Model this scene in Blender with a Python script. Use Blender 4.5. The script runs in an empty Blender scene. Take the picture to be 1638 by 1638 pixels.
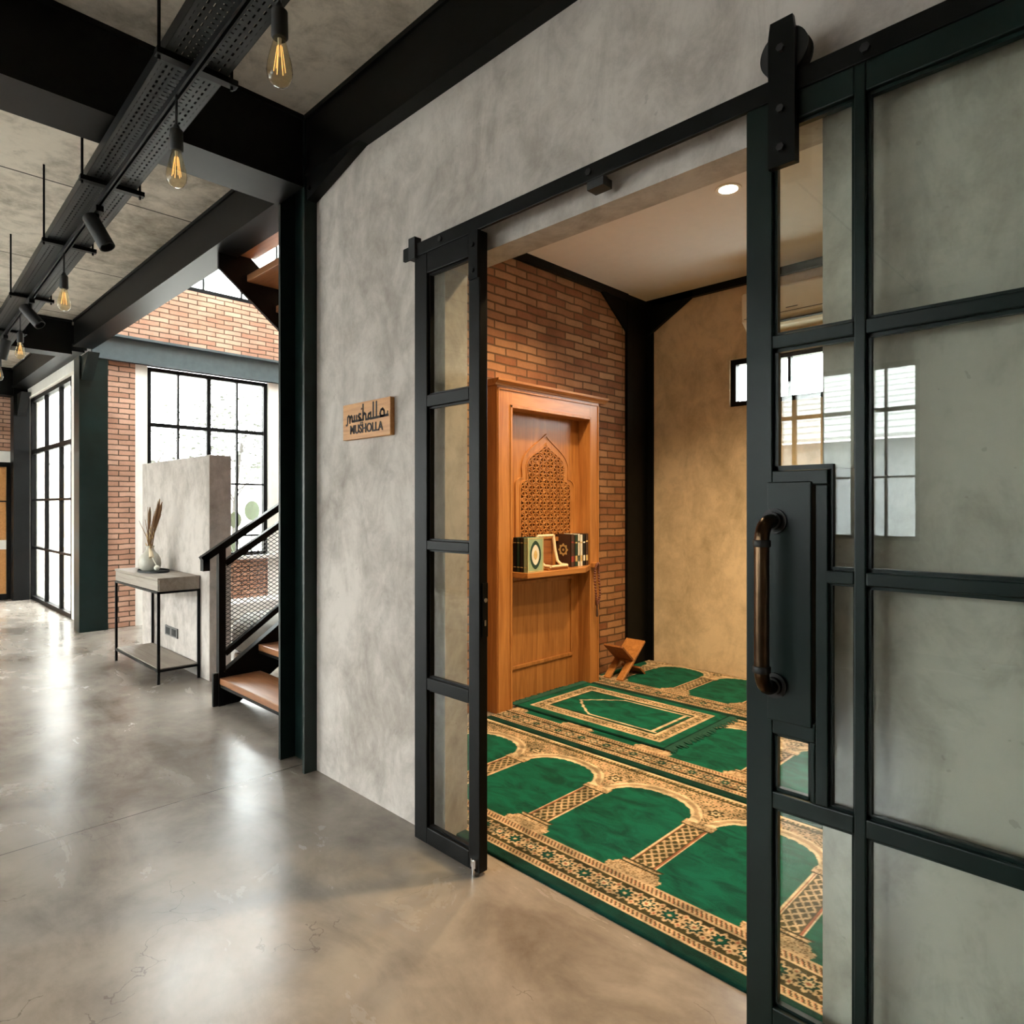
import bpy, bmesh, math, random
import numpy as np
from mathutils import Vector, Matrix
random.seed(7); rng = np.random.default_rng(7)
scn = bpy.context.scene
COL = scn.collection
PI = math.pi

# ------------------------------------------------------------------ materials
def new_mat(name):
    m = bpy.data.materials.new(name); m.use_nodes = True
    nt = m.node_tree; nt.nodes.clear()
    out = nt.nodes.new('ShaderNodeOutputMaterial')
    return m, nt, out
def N(nt, t, **kw):
    n = nt.nodes.new(t)
    for k, v in kw.items(): setattr(n, k, v)
    return n
def lk(nt, a, b): nt.links.new(a, b)
def principled(nt, out, color=(.5,.5,.5), rough=.5, metal=0, spec=.5):
    p = N(nt, 'ShaderNodeBsdfPrincipled')
    p.inputs['Base Color'].default_value = (*color, 1); p.inputs['Roughness'].default_value = rough
    p.inputs['Metallic'].default_value = metal; p.inputs['Specular IOR Level'].default_value = spec
    lk(nt, p.outputs[0], out.inputs['Surface']); return p
def pos(nt):
    return N(nt, 'ShaderNodeNewGeometry').outputs['Position']
def objc(nt):
    return N(nt, 'ShaderNodeTexCoord').outputs['Object']
def mapping(nt, vec, scale=(1,1,1), loc=(0,0,0), rot=(0,0,0)):
    mp = N(nt, 'ShaderNodeMapping'); lk(nt, vec, mp.inputs[0])
    mp.inputs['Scale'].default_value = scale; mp.inputs['Location'].default_value = loc; mp.inputs['Rotation'].default_value = rot
    return mp.outputs[0]
def noise(nt, vec, scale, detail=6, rough=.55, dist=0):
    n = N(nt, 'ShaderNodeTexNoise'); lk(nt, vec, n.inputs['Vector'])
    n.inputs['Scale'].default_value = scale; n.inputs['Detail'].default_value = detail
    n.inputs['Roughness'].default_value = rough; n.inputs['Distortion'].default_value = dist
    return n.outputs['Fac']
def ramp(nt, fac, stops):
    r = N(nt, 'ShaderNodeValToRGB'); lk(nt, fac, r.inputs[0])
    el = r.color_ramp.elements
    while len(el) < len(stops): el.new(.5)
    for e, (p, c) in zip(el, stops):
        e.position = p; e.color = (*c, 1) if len(c) == 3 else c
    return r.outputs[0]
def mathn(nt, op, a, b=None, c=None):
    n = N(nt, 'ShaderNodeMath', operation=op)
    for i, v in enumerate((a, b, c)):
        if v is None: continue
        if isinstance(v, (int, float)): n.inputs[i].default_value = v
        else: lk(nt, v, n.inputs[i])
    return n.outputs[0]
def mixc(nt, fac, a, b, mode='MIX'):
    n = N(nt, 'ShaderNodeMix', data_type='RGBA', blend_type=mode)
    for sock, v in ((n.inputs[0], fac), (n.inputs[6], a), (n.inputs[7], b)):
        if isinstance(v, (int, float)): sock.default_value = v
        elif isinstance(v, tuple): sock.default_value = (*v, 1)
        else: lk(nt, v, sock)
    return n.outputs[2]
def bump(nt, p, h, strength=.2, dist=.01):
    b = N(nt, 'ShaderNodeBump'); b.inputs['Strength'].default_value = strength; b.inputs['Distance'].default_value = dist
    lk(nt, h, b.inputs['Height']); lk(nt, b.outputs[0], p.inputs['Normal'])

def flat(name, color, rough=.5, metal=0, spec=.5, var=.12, scale=14):
    m, nt, out = new_mat(name); p = principled(nt, out, color, rough, metal, spec)
    n = noise(nt, objc(nt), scale, 4)
    c = ramp(nt, n, [(.3, tuple(x*(1-var) for x in color)), (.7, tuple(min(1, x*(1+var)) for x in color))])
    lk(nt, c, p.inputs['Base Color']); return m

def plaster(name, dark, light, streak=1.0, lines=None, rough=.75):
    m, nt, out = new_mat(name); p = principled(nt, out, light, rough, 0, .3)
    P = pos(nt)
    n1 = noise(nt, P, .9, 9, .62, .9)
    n2 = noise(nt, mapping(nt, P, (2.4, 2.4, 1.3)), 2.2, 9, .70, .8)
    n3 = noise(nt, P, 9, 8, .7, .4)
    f = mathn(nt, 'ADD', mathn(nt, 'MULTIPLY', n1, .40), mathn(nt, 'MULTIPLY', n2, .35*streak))
    f = mathn(nt, 'ADD', f, mathn(nt, 'MULTIPLY', n3, .6-.35*streak+.0))
    mid = tuple((a+b)/2 for a, b in zip(dark, light))
    c = ramp(nt, f, [(.36, dark), (.455, mid), (.54, light), (.66, tuple(min(1, x*1.08) for x in light))])
    spots = noise(nt, P, 26, 3, .5)
    c = mixc(nt, mathn(nt, 'MULTIPLY', mathn(nt, 'GREATER_THAN', spots, .73), .35), c, dark)
    if lines:
        s = N(nt, 'ShaderNodeSeparateXYZ'); lk(nt, P, s.inputs[0])
        for ax, v, w in lines:
            d = mathn(nt, 'ABSOLUTE', mathn(nt, 'SUBTRACT', s.outputs[ax], v))
            c = mixc(nt, mathn(nt, 'LESS_THAN', d, w), c, tuple(x*.22 for x in dark))
    lk(nt, c, p.inputs['Base Color'])
    bump(nt, p, mathn(nt, 'ADD', n3, mathn(nt, 'MULTIPLY', n2, .8)), .12, .01)
    return m

def brick(name, ax, c1, c2, mortar, rowh=.056, bw=.205, flip=0):
    m, nt, out = new_mat(name); p = principled(nt, out, c1, .85, 0, .2)
    P = pos(nt); s = N(nt, 'ShaderNodeSeparateXYZ'); lk(nt, P, s.inputs[0])
    cb = N(nt, 'ShaderNodeCombineXYZ'); lk(nt, s.outputs[ax], cb.inputs[0]); lk(nt, s.outputs[2], cb.inputs[1])
    wob = noise(nt, P, 5, 3)
    v = N(nt, 'ShaderNodeVectorMath', operation='ADD'); lk(nt, cb.outputs[0], v.inputs[0])
    cw = N(nt, 'ShaderNodeCombineXYZ'); w = mathn(nt, 'MULTIPLY', mathn(nt, 'SUBTRACT', wob, .5), .02)
    lk(nt, w, cw.inputs[0]); lk(nt, w, cw.inputs[1]); lk(nt, cw.outputs[0], v.inputs[1])
    b = N(nt, 'ShaderNodeTexBrick'); lk(nt, v.outputs[0], b.inputs['Vector'])
    b.inputs['Scale'].default_value = 1; b.inputs['Brick Width'].default_value = bw; b.inputs['Row Height'].default_value = rowh
    b.inputs['Mortar Size'].default_value = .0065; b.inputs['Mortar Smooth'].default_value = .35; b.inputs['Bias'].default_value = -.1
    b.inputs['Color1'].default_value = (*c1, 1); b.inputs['Color2'].default_value = (*c2, 1); b.inputs['Mortar'].default_value = (*mortar, 1)
    n1 = noise(nt, P, 3.2, 6); n2 = noise(nt, P, 60, 5, .7)
    c = mixc(nt, .45, b.outputs['Color'], ramp(nt, n1, [(.38, (.45,.42,.4)), (.62, (1,1,1))]), 'MULTIPLY')
    c = mixc(nt, .3, c, ramp(nt, n2, [(.3, (.5,.5,.5)), (.7, (1.0,1.0,1.0))]), 'MULTIPLY')
    lk(nt, c, p.inputs['Base Color'])
    h = mathn(nt, 'ADD', mathn(nt, 'SUBTRACT', 1, b.outputs['Fac']), mathn(nt, 'MULTIPLY', n2, .25))
    bump(nt, p, h, .8, .012); return m

def wood(name, c_dark, c_light, axis=2, rough=.38, scale=1.0, coat=.0):
    m, nt, out = new_mat(name); p = principled(nt, out, c_light, rough, 0, .45)
    P = pos(nt) if axis < 10 else objc(nt)
    a = axis % 10
    sc = [9*scale]*3; sc[a] = .7*scale
    g = mapping(nt, P, tuple(sc))
    n = noise(nt, g, 1.6, 7, .6, 1.6)
    fine = [70*scale]*3; fine[a] = 2.5*scale
    n2 = noise(nt, mapping(nt, P, tuple(fine)), 1.5, 4, .6)
    f = mathn(nt, 'ADD', mathn(nt, 'MULTIPLY', n, .75), mathn(nt, 'MULTIPLY', n2, .3))
    c = ramp(nt, f, [(.33, c_dark), (.5, tuple((x+y)/2 for x, y in zip(c_dark, c_light))), (.68, c_light)])
    lk(nt, c, p.inputs['Base Color']); bump(nt, p, n2, .06, .004)
    if coat: p.inputs['Coat Weight'].default_value = coat; p.inputs['Coat Roughness'].default_value = .2
    return m

def glass(name, tint=(.95,.98,.96), refl=1.0, rough=0.0):
    m, nt, out = new_mat(name)
    t = N(nt, 'ShaderNodeBsdfTransparent'); t.inputs[0].default_value = (*tint, 1)
    g = N(nt, 'ShaderNodeBsdfGlossy'); g.inputs['Roughness'].default_value = rough
    lw = N(nt, 'ShaderNodeLayerWeight'); lw.inputs['Blend'].default_value = .5
    f = mathn(nt, 'MULTIPLY_ADD', mathn(nt, 'POWER', lw.outputs['Facing'], 5), .95*refl, .045*refl)
    mx = N(nt, 'ShaderNodeMixShader'); lk(nt, f, mx.inputs[0]); lk(nt, t.outputs[0], mx.inputs[1]); lk(nt, g.outputs[0], mx.inputs[2])
    lk(nt, mx.outputs[0], out.inputs['Surface']); return m

def emit(name, color, strength):
    m, nt, out = new_mat(name); e = N(nt, 'ShaderNodeEmission'); e.inputs[0].default_value = (*color, 1); e.inputs[1].default_value = strength
    lk(nt, e.outputs[0], out.inputs['Surface']); return m

def perforated(name, color):
    m, nt, out = new_mat(name); p = N(nt, 'ShaderNodeBsdfPrincipled')
    p.inputs['Base Color'].default_value = (*color, 1); p.inputs['Roughness'].default_value = .4; p.inputs['Metallic'].default_value = .25; p.inputs['Specular IOR Level'].default_value = .25
    s = N(nt, 'ShaderNodeSeparateXYZ'); lk(nt, objc(nt), s.inputs[0])
    def cell(o, period, half):
        f = mathn(nt, 'FRACT', mathn(nt, 'DIVIDE', o, period))
        return mathn(nt, 'LESS_THAN', mathn(nt, 'ABSOLUTE', mathn(nt, 'SUBTRACT', f, .5)), half)
    x, y = s.outputs[0], s.outputs[1]
    edge = mathn(nt, 'GREATER_THAN', mathn(nt, 'ABSOLUTE', y), .048)
    inside = mathn(nt, 'LESS_THAN', mathn(nt, 'ABSOLUTE', y), .088)
    lng = mathn(nt, 'MULTIPLY', mathn(nt, 'MULTIPLY', cell(x, .036, .3), cell(y, .02, .2)), mathn(nt, 'MULTIPLY', edge, inside))
    crs = mathn(nt, 'MULTIPLY', cell(x, .026, .17), mathn(nt, 'LESS_THAN', mathn(nt, 'ABSOLUTE', y), .036))
    f = mathn(nt, 'MAXIMUM', lng, crs)
    t = N(nt, 'ShaderNodeBsdfTransparent'); mx = N(nt, 'ShaderNodeMixShader')
    lk(nt, f, mx.inputs[0]); lk(nt, p.outputs[0], mx.inputs[1]); lk(nt, t.outputs[0], mx.inputs[2]); lk(nt, mx.outputs[0], out.inputs['Surface'])
    return m

def attr_mat(name, rough=.95):
    m, nt, out = new_mat(name); p = principled(nt, out, (.1,.3,.2), rough, 0, .1)
    a = N(nt, 'ShaderNodeAttribute'); a.attribute_name = 'pile'
    P = pos(nt); n = noise(nt, mapping(nt, P, (7, 13, 7)), 1.0, 6, .65, .8); n2 = noise(nt, P, 240, 2)
    c = mixc(nt, .75, a.outputs['Color'], ramp(nt, n, [(.38, (.22,.27,.26)), (.60, (1.0,1.0,1.0))]), 'MULTIPLY')  # mottle paints velvet highlights and dark patches into the pile colour
    lk(nt, c, p.inputs['Base Color']); bump(nt, p, n2, .5, .004)
    p.inputs['Sheen Weight'].default_value = .04; p.inputs['Sheen Roughness'].default_value = .5
    return m

def floor_mat():
    m, nt, out = new_mat('polished_concrete'); p = principled(nt, out, (.3,.27,.24), .25, 0, .42)
    P = pos(nt)
    n1 = noise(nt, P, .8, 9, .6, .5); n2 = noise(nt, mapping(nt, P, (1, 2.0, 1), rot=(0,0,.5)), 1.5, 10, .66, .6); n3 = noise(nt, P, 7, 7, .62, .4)
    f = mathn(nt, 'ADD', mathn(nt, 'ADD', mathn(nt, 'MULTIPLY', n1, .45), mathn(nt, 'MULTIPLY', n2, .39)), mathn(nt, 'MULTIPLY', n3, .16))
    c = ramp(nt, f, [(.37, (.100,.080,.064)), (.46, (.185,.155,.128)), (.55, (.275,.236,.20)), (.72, (.36,.315,.27))])
    vo = N(nt, 'ShaderNodeTexVoronoi', feature='DISTANCE_TO_EDGE'); vo.inputs['Scale'].default_value = 1.7
    nz = N(nt, 'ShaderNodeTexNoise'); nz.inputs['Scale'].default_value = 2.5; nz.inputs['Detail'].default_value = 6; lk(nt, P, nz.inputs['Vector'])
    va = N(nt, 'ShaderNodeVectorMath', operation='ADD'); lk(nt, P, va.inputs[0]); lk(nt, nz.outputs['Color'], va.inputs[1]); lk(nt, va.outputs[0], vo.inputs['Vector'])
    crack = mathn(nt, 'MULTIPLY', mathn(nt, 'LESS_THAN', vo.outputs['Distance'], .004), mathn(nt, 'GREATER_THAN', noise(nt, P, 2.3, 2), .56))
    c = mixc(nt, mathn(nt, 'MULTIPLY', crack, .5), c, (.08,.065,.05))
    s = N(nt, 'ShaderNodeSeparateXYZ'); lk(nt, P, s.inputs[0])
    for xv in (-3.07, -7.7):
        d = mathn(nt, 'ABSOLUTE', mathn(nt, 'SUBTRACT', s.outputs[0], xv))
        c = mixc(nt, mathn(nt, 'MULTIPLY', mathn(nt, 'LESS_THAN', d, .0028), .85), c, (.03,.025,.02))
    lk(nt, c, p.inputs['Base Color'])
    r = mathn(nt, 'MULTIPLY_ADD', n2, .22, .14); lk(nt, r, p.inputs['Roughness'])
    bump(nt, p, n2, .02, .01)
    return m

M = {}
M['wall'] = plaster('trowelled_concrete', (.285,.245,.212), (.57,.512,.468))
M['wall_in'] = plaster('ochre_concrete', (.40,.32,.21), (.70,.57,.40))
M['wall_plain'] = flat('painted_concrete', (.55,.52,.47), .8)
M['slab'] = plaster('board_marked_slab', (.24,.205,.155), (.62,.555,.465), .6, [(0, v, .007) for v in (-1.5, -4.6, -6.13, -7.66, -9.2, 0)])
M['floor'] = floor_mat()
M['white'] = flat('white_plaster', (.78,.75,.70), .8, var=.04)
M['ceil_white'] = flat('white_ceiling', (.74,.70,.66), .85, var=.02)
M['steel'] = flat('black_steel', (.0038,.0040,.0040), .42, 0, .13, .3)
M['steel_green'] = flat('green_black_steel', (.0042,.0115,.0100), .34, 0, .24, .4, 4)
M['teal'] = flat('slate_steel', (.065,.085,.092), .5, 0, .4, .12)
M['bronze'] = flat('dark_bronze_pipe', (.085,.052,.030), .28, 1, .5, .5, 9)
M['mesh'] = flat('galvanised_mesh', (.09,.09,.088), .4, .6)
M['chrome'] = flat('chrome', (.6,.6,.6), .2, 1)
M['brick_x'] = brick('brick_salmon', 1, (.50,.265,.18), (.66,.41,.30), (.13,.085,.06))
M['brick_in'] = brick('brick_russet', 1, (.30,.125,.06), (.52,.28,.14), (.15,.085,.045))
M['brick_y'] = brick('brick_salmon_side', 0, (.50,.265,.18), (.66,.41,.30), (.13,.085,.06))
M['teak'] = wood('teak', (.27,.092,.020), (.53,.235,.068), 2)
M['teak_h'] = wood('teak_along', (.27,.092,.020), (.53,.235,.068), 1)
M['tread'] = wood('tread_wood', (.20,.075,.03), (.36,.16,.07), 0, .3)
M['walnut'] = wood('walnut', (.16,.05,.015), (.36,.14,.045), 1, .4)
M['carve_shade'] = flat('carved_shade', (.09,.03,.008), .8)  # darker than the teak: shade of the carved recesses put into colour
M['sign_wood'] = wood('sign_wood', (.38,.155,.04), (.62,.30,.10), 0, .5, 2.2)
M['grey_oak'] = wood('grey_oak', (.22,.18,.145), (.36,.31,.26), 0, .55)
M['glass'] = glass('clear_glass')
M['glass_door'] = glass('door_glass', (.935,.97,.945), 1.35)
M['glass_amber'] = glass('amber_glass', (1.0,.93,.76), 1.2)
M['filament'] = emit('filament', (1.0,.50,.15), .40)
M['lamp'] = emit('lamp_lens', (1.0,.82,.56), 5)
M['perf'] = perforated('perforated_steel', (.02,.023,.023))
M['carpet'] = attr_mat('woven_pile')
M['ceramic'] = flat('celadon_ceramic', (.50,.47,.40), .35)
M['cream'] = flat('cream_wood', (.72,.58,.38), .5)
M['straw'] = flat('dried_stem', (.19,.095,.038), .8)
M['straw_l'] = flat('dried_straw', (.55,.38,.17), .8)
M['ink'] = flat('burnt_ink', (.025,.015,.01), .7)
M['black'] = flat('matte_black', (.005,.005,.005), .6)
M['green_book'] = flat('green_cover', (.30,.40,.25), .6)
M['green_dark'] = flat('dark_green_cover', (.012,.045,.035), .5)
M['brown_book'] = flat('brown_cover', (.06,.028,.018), .5)
M['red'] = flat('red_label', (.30,.05,.04), .6)
M['gold'] = flat('gold_ornament', (.62,.44,.18), .45)
M['paper'] = flat('paper', (.74,.70,.60), .8)
M['grey'] = flat('grey_fabric', (.22,.21,.19), .9)
M['plastic'] = flat('ivory_plastic', (.78,.70,.56), .4, var=.02)
M['socketgrey'] = flat('socket_plate', (.11,.105,.10), .5)
M['leaf'] = flat('leaf_green', (.034,.056,.024), .5, var=.4)
M['leaf_pale'] = flat('leaf_pale', (.045,.05,.035), .6, var=.3)
M['bark'] = flat('bark', (.05,.045,.04), .9)
M['roof_metal'] = flat('corrugated_roof', (.50,.50,.49), .6)
M['render_grey'] = flat('grey_render', (.36,.37,.38), .9)
M['pave'] = flat('pale_paving', (.55,.54,.51), .9)
M['bead'] = flat('rosary_bead', (.16,.05,.03), .35)
M['fringe'] = flat('green_fringe', (.012,.085,.06), .9)

# ------------------------------------------------------------------ mesh builder
class MB:
    def __init__(self): self.bm = bmesh.new()
    def box(self, x0, x1, y0, y1, z0, z1, bevel=0):
        b = bmesh.new()
        bmesh.ops.create_cube(b, size=1)
        for v in b.verts:
            v.co = Vector(((x0+x1)/2 + v.co.x*abs(x1-x0), (y0+y1)/2 + v.co.y*abs(y1-y0), (z0+z1)/2 + v.co.z*abs(z1-z0)))
        if bevel: bmesh.ops.bevel(b, geom=list(b.edges), offset=bevel, segments=2, affect='EDGES', profile=.5)
        self.merge(b); return self
    def merge(self, b, mat=None):
        me = bpy.data.meshes.new('tmp'); b.to_mesh(me); b.free()
        if mat is not None: me.transform(mat)
        self.bm.from_mesh(me); bpy.data.meshes.remove(me)
    def prism(self, pts, axis, a, b):
        """closed polygon pts (2-D, in the two other axes in cyclic xyz order) from a to b along axis"""
        def P(u, v, w):
            return {0: (w, u, v), 1: (u, w, v), 2: (u, v, w)}[axis]
        va = [self.bm.verts.new(P(u, v, a)) for u, v in pts]; vb = [self.bm.verts.new(P(u, v, b)) for u, v in pts]
        n = len(pts)
        try: self.bm.faces.new(va); self.bm.faces.new(vb[::-1])
        except ValueError: pass
        for i in range(n): self.bm.faces.new((va[i], vb[i], vb[(i+1) % n], va[(i+1) % n]))
        return self
    def ring(self, outer, inner, axis, a, b, closed=True):
        """ribbon between two equally long outlines, given thickness"""
        def P(u, v, w): return {0: (w, u, v), 1: (u, w, v), 2: (u, v, w)}[axis]
        n = len(outer); V = [[self.bm.verts.new(P(u, v, w)) for u, v in L] for w in (a, b) for L in (outer, inner)]
        oa, ia, ob, ib = V
        rng_ = range(n) if closed else range(n-1)
        for i in rng_:
            j = (i+1) % n
            for q in ((oa[i], oa[j], ia[j], ia[i]), (ob[i], ib[i], ib[j], ob[j]), (oa[i], ob[i], ob[j], oa[j]), (ia[i], ia[j], ib[j], ib[i])): self.bm.faces.new(q)
        if not closed:
            for i in (0, n-1): self.bm.faces.new((oa[i], ia[i], ib[i], ob[i]))
        return self
    def tube(self, pts, r, seg=10, caps=True):
        pts = [Vector(p) for p in pts]; rad = r if isinstance(r, (list, tuple)) else [r]*len(pts)
        rings = []; up = None
        for i, p in enumerate(pts):
            d = (pts[min(i+1, len(pts)-1)] - pts[max(i-1, 0)]).normalized()
            if up is None: up = Vector((0,0,1)) if abs(d.z) < .9 else Vector((1,0,0))
            s = d.cross(up).normalized(); up = s.cross(d).normalized()
            rings.append([self.bm.verts.new(p + (s*math.cos(2*PI*k/seg) + up*math.sin(2*PI*k/seg))*rad[i]) for k in range(seg)])
        for a, b in zip(rings, rings[1:]):
            for k in range(seg): self.bm.faces.new((a[k], a[(k+1) % seg], b[(k+1) % seg], b[k]))
        if caps:
            self.bm.faces.new(rings[0][::-1]); self.bm.faces.new(rings[-1])
        return self
    def bar(self, a, b, w, h, up=(0,0,1)):
        """rectangular bar from a to b: w across, h along up"""
        a, b = Vector(a), Vector(b); d = (b-a).normalized(); s = d.cross(Vector(up)).normalized(); u = s.cross(d).normalized()
        vs = [[self.bm.verts.new(p + s*(sx*w/2) + u*(sy*h/2)) for sx, sy in ((-1,-1),(1,-1),(1,1),(-1,1))] for p in (a, b)]
        A, B = vs; self.bm.faces.new(A[::-1]); self.bm.faces.new(B)
        for k in range(4): self.bm.faces.new((A[k], A[(k+1) % 4], B[(k+1) % 4], B[k]))
        return self
    def lathe(self, prof, c=(0,0,0), seg=28, axis='z'):
        rings = []
        for r, z in prof:
            R = []
            for k in range(seg):
                x, y = r*math.cos(2*PI*k/seg), r*math.sin(2*PI*k/seg)
                v = {'z': (x, y, z), 'y': (x, z, y), 'x': (z, x, y)}[axis]
                R.append(self.bm.verts.new((c[0]+v[0], c[1]+v[1], c[2]+v[2])))
            rings.append(R)
        for a, b in zip(rings, rings[1:]):
            for k in range(seg): self.bm.faces.new((a[k], a[(k+1) % seg], b[(k+1) % seg], b[k]))
        if prof[0][0] > 1e-5: self.bm.faces.new(rings[0][::-1])
        if prof[-1][0] > 1e-5: self.bm.faces.new(rings[-1])
        return self
    def ball(self, c, r, seg=10, sz=1):
        b = bmesh.new(); bmesh.ops.create_uvsphere(b, u_segments=seg, v_segments=max(5, seg*2//3), radius=r)
        for v in b.verts: v.co = Vector((c[0]+v.co.x, c[1]+v.co.y, c[2]+v.co.z*sz))
        self.merge(b); return self
    def build(self, name, mat, parent=None, smooth=False, origin=None, bevel=0):
        bm = self.bm
        bmesh.ops.remove_doubles(bm, verts=bm.verts, dist=1e-6)
        bmesh.ops.recalc_face_normals(bm, faces=bm.faces)
        off = Vector((0,0,0))
        if parent is not None:
            q = parent; 
            while q is not None: off += q.location; q = q.parent
        elif origin is not None: off = Vector(origin)
        elif len(bm.verts):
            lo = Vector([min(v.co[i] for v in bm.verts) for i in range(3)]); hi = Vector([max(v.co[i] for v in bm.verts) for i in range(3)])
            off = Vector(((lo.x+hi.x)/2, (lo.y+hi.y)/2, lo.z))
        bmesh.ops.translate(bm, verts=bm.verts, vec=-off)
        me = bpy.data.meshes.new(name); bm.to_mesh(me); bm.free()
        if smooth:
            for p in me.polygons: p.use_smooth = True
            try: me.set_sharp_from_angle(angle=math.radians(40))
            except Exception: pass
        me.materials.append(M[mat] if isinstance(mat, str) else mat)
        o = bpy.data.objects.new(name, me); COL.objects.link(o)
        if parent is not None: o.parent = parent
        else: o.location = off
        if bevel:
            md = o.modifiers.new('edge', 'BEVEL'); md.width = bevel; md.segments = 2; md.limit_method = 'ANGLE'
        return o
def tag(o, label=None, cat=None, group=None, kind=None):
    for k, v in (('label', label), ('category', cat), ('group', group), ('kind', kind)):
        if v: o[k] = v
    return o
def thing(name, loc, label, cat, group=None, kind=None):
    o = bpy.data.objects.new(name, None); COL.objects.link(o); o.location = loc; o.empty_display_size = .1
    return tag(o, label, cat, group, kind)
def struct(o, label=None, cat=None): return tag(o, label, cat, None, 'structure')
def copy_tree(o, parent=None):
    c = o.copy(); COL.objects.link(c)
    if parent: c.parent = parent
    for ch in list(o.children): copy_tree(ch, c)
    return c

# ------------------------------------------------------------------ room constants
YW, YB = 1.628, 1.743          # concrete wall: hall face, prayer-room face
XO0, XO1, ZO = -1.964, -.565, 2.225     # doorway
XC = 2.6                        # right end of the hall
CZ = 3.2                        # hall slab
# ---- floor, ceilings, walls
struct(MB().box(-11.6, XC+.1, -3.7, 4.95, -.15, 0).build('floor', 'floor'), 'polished grey brown concrete floor of the hall', 'floor')
struct(MB().box(-11.6, XC+.1, -3.7, 1.80, CZ, CZ+.15).build('ceiling', 'slab'), 'bare concrete slab ceiling of the hall with joint lines', 'ceiling')
struct(MB().box(-3.08, XC, YB, 4.87, 3.02, 3.10).build('ceiling_prayer_room', 'ceil_white'), 'smooth pale ceiling of the prayer room', 'ceiling')
w = MB().box(-2.95, XO0, YW, YB, 0, CZ).box(XO0, XO1, YW, YB, ZO, CZ).box(XO1, XC, YW, YB, 0, CZ)
struct(w.build('wall_front', 'wall'), 'trowelled grey concrete wall with the prayer room doorway', 'wall')
w = MB().box(-3.08, XC, 4.75, 4.87, 0, 2.06).box(-3.08, XC, 4.75, 4.87, 2.42, 3.1).box(-3.08, -2.33, 4.75, 4.87, 2.06, 2.42).box(-1.45, XC, 4.75, 4.87, 2.06, 2.42)
struct(w.build('wall_back', 'wall_in'), 'ochre trowelled back wall of the prayer room', 'wall')
struct(MB().box(-3.2, -3.08, YB+.0, 4.87, 0, 5.8).build('wall_brick', 'brick_in'), 'russet brick side wall of the prayer room', 'wall')
struct(MB().box(XC, XC+.1, -3.6, 4.87, 0, CZ).build('wall_right', 'wall'), 'concrete wall closing the right end', 'wall')
# opposite wall of the hall (mirrored in the door glass) with its window and two openings added for daylight
op = [(-11.0, -8.3, .1, 2.85), (-7.3, -4.7, .1, 2.85), (-3.6, -1.49, .99, 2.61)]
w = MB(); xs = -11.6
for x0, x1, z0, z1 in op:
    w.box(xs, x0, -3.62, -3.5, 0, CZ); w.box(x0, x1, -3.62, -3.5, 0, z0); w.box(x0, x1, -3.62, -3.5, z1, CZ); xs = x1
w.box(xs, XC, -3.62, -3.5, 0, CZ)
struct(w.build('wall_opposite', 'wall'), 'concrete wall on the other side of the hall', 'wall')
# far end wall of the hall: brick above, pale below
struct(MB().box(-11.6, -11.45, -3.5, 1.75, 2.07, CZ).build('wall_left_upper', 'brick_x'), 'salmon brick upper part of the far end wall', 'wall')
struct(MB().box(-11.6, -11.45, -3.5, .55, 0, 2.07).box(-11.6, -11.45, 1.645, 1.75, 0, 2.07).box(-11.6, -11.45, .55, 1.645, 1.915, 2.07).build('wall_left', 'white'), 'pale plaster lower part of the far end wall', 'wall')
# stairwell walls
struct(MB().box(-8.1, -7.92, 1.94, 2.21, 0, 2.85).build('wall_pier', 'brick_x'), 'salmon brick pier beside the green steel column', 'wall')
struct(MB().box(-8.1, -7.93, 2.21, 2.333, 0, 2.85).box(-8.1, -7.93, 3.715, 3.85, 0, 2.85).build('trim_1', 'white'), 'pale plaster strips beside the tall stairwell window', 'trim')
w = MB().box(-8.1, -7.95, 1.80, 4.5, 3.12, 3.79).box(-8.1, -7.95, 3.85, 4.5, 0, 2.85).box(-8.1, -7.95, 2.333, 3.715, .0, .66)
w.box(-8.1, -7.95, 1.8, 2.0, 3.79, 5.8).box(-8.1, -7.95, 4.3, 4.5, 3.79, 5.8).box(-8.1, -7.95, 2.0, 4.3, 4.75, 5.8)
struct(w.build('wall_stairwell', 'brick_x'), 'salmon brick stairwell wall above and below the window', 'wall')
struct(MB().box(-8.1, -3.2, 4.4, 4.52, 0, 5.8).build('wall_stairwell_back', 'wall'), 'concrete wall behind the staircase', 'wall')
struct(MB().box(-8.1, -3.2, 1.68, 1.80, CZ+.15, 5.8).build('wall_gallery', 'wall_plain'), 'upper wall over the hall slab edge', 'wall')
w = MB().box(-8.1, -3.2, 1.68, 2.0, 5.8, 5.95).box(-8.1, -3.2, 4.2, 4.52, 5.8, 5.95).box(-8.1, -7.3, 2.0, 4.2, 5.8, 5.95).box(-4.1, -3.2, 2.0, 4.2, 5.8, 5.95)
struct(w.build('ceiling_stairwell', 'ceil_white'), 'stairwell roof around the added skylight', 'ceiling')
struct(MB().box(-7.98, -7.86, 2.333, 3.85, .66, .70).build('windowsill_1', 'white'), 'white sill under the tall stairwell window', 'sill')
struct(MB().box(-7.95, -7.55, 2.5, 4.4, 0, .185, .01).build('trim_2', 'white'), 'low white plastered ledge under the stairwell window', 'ledge')

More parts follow.
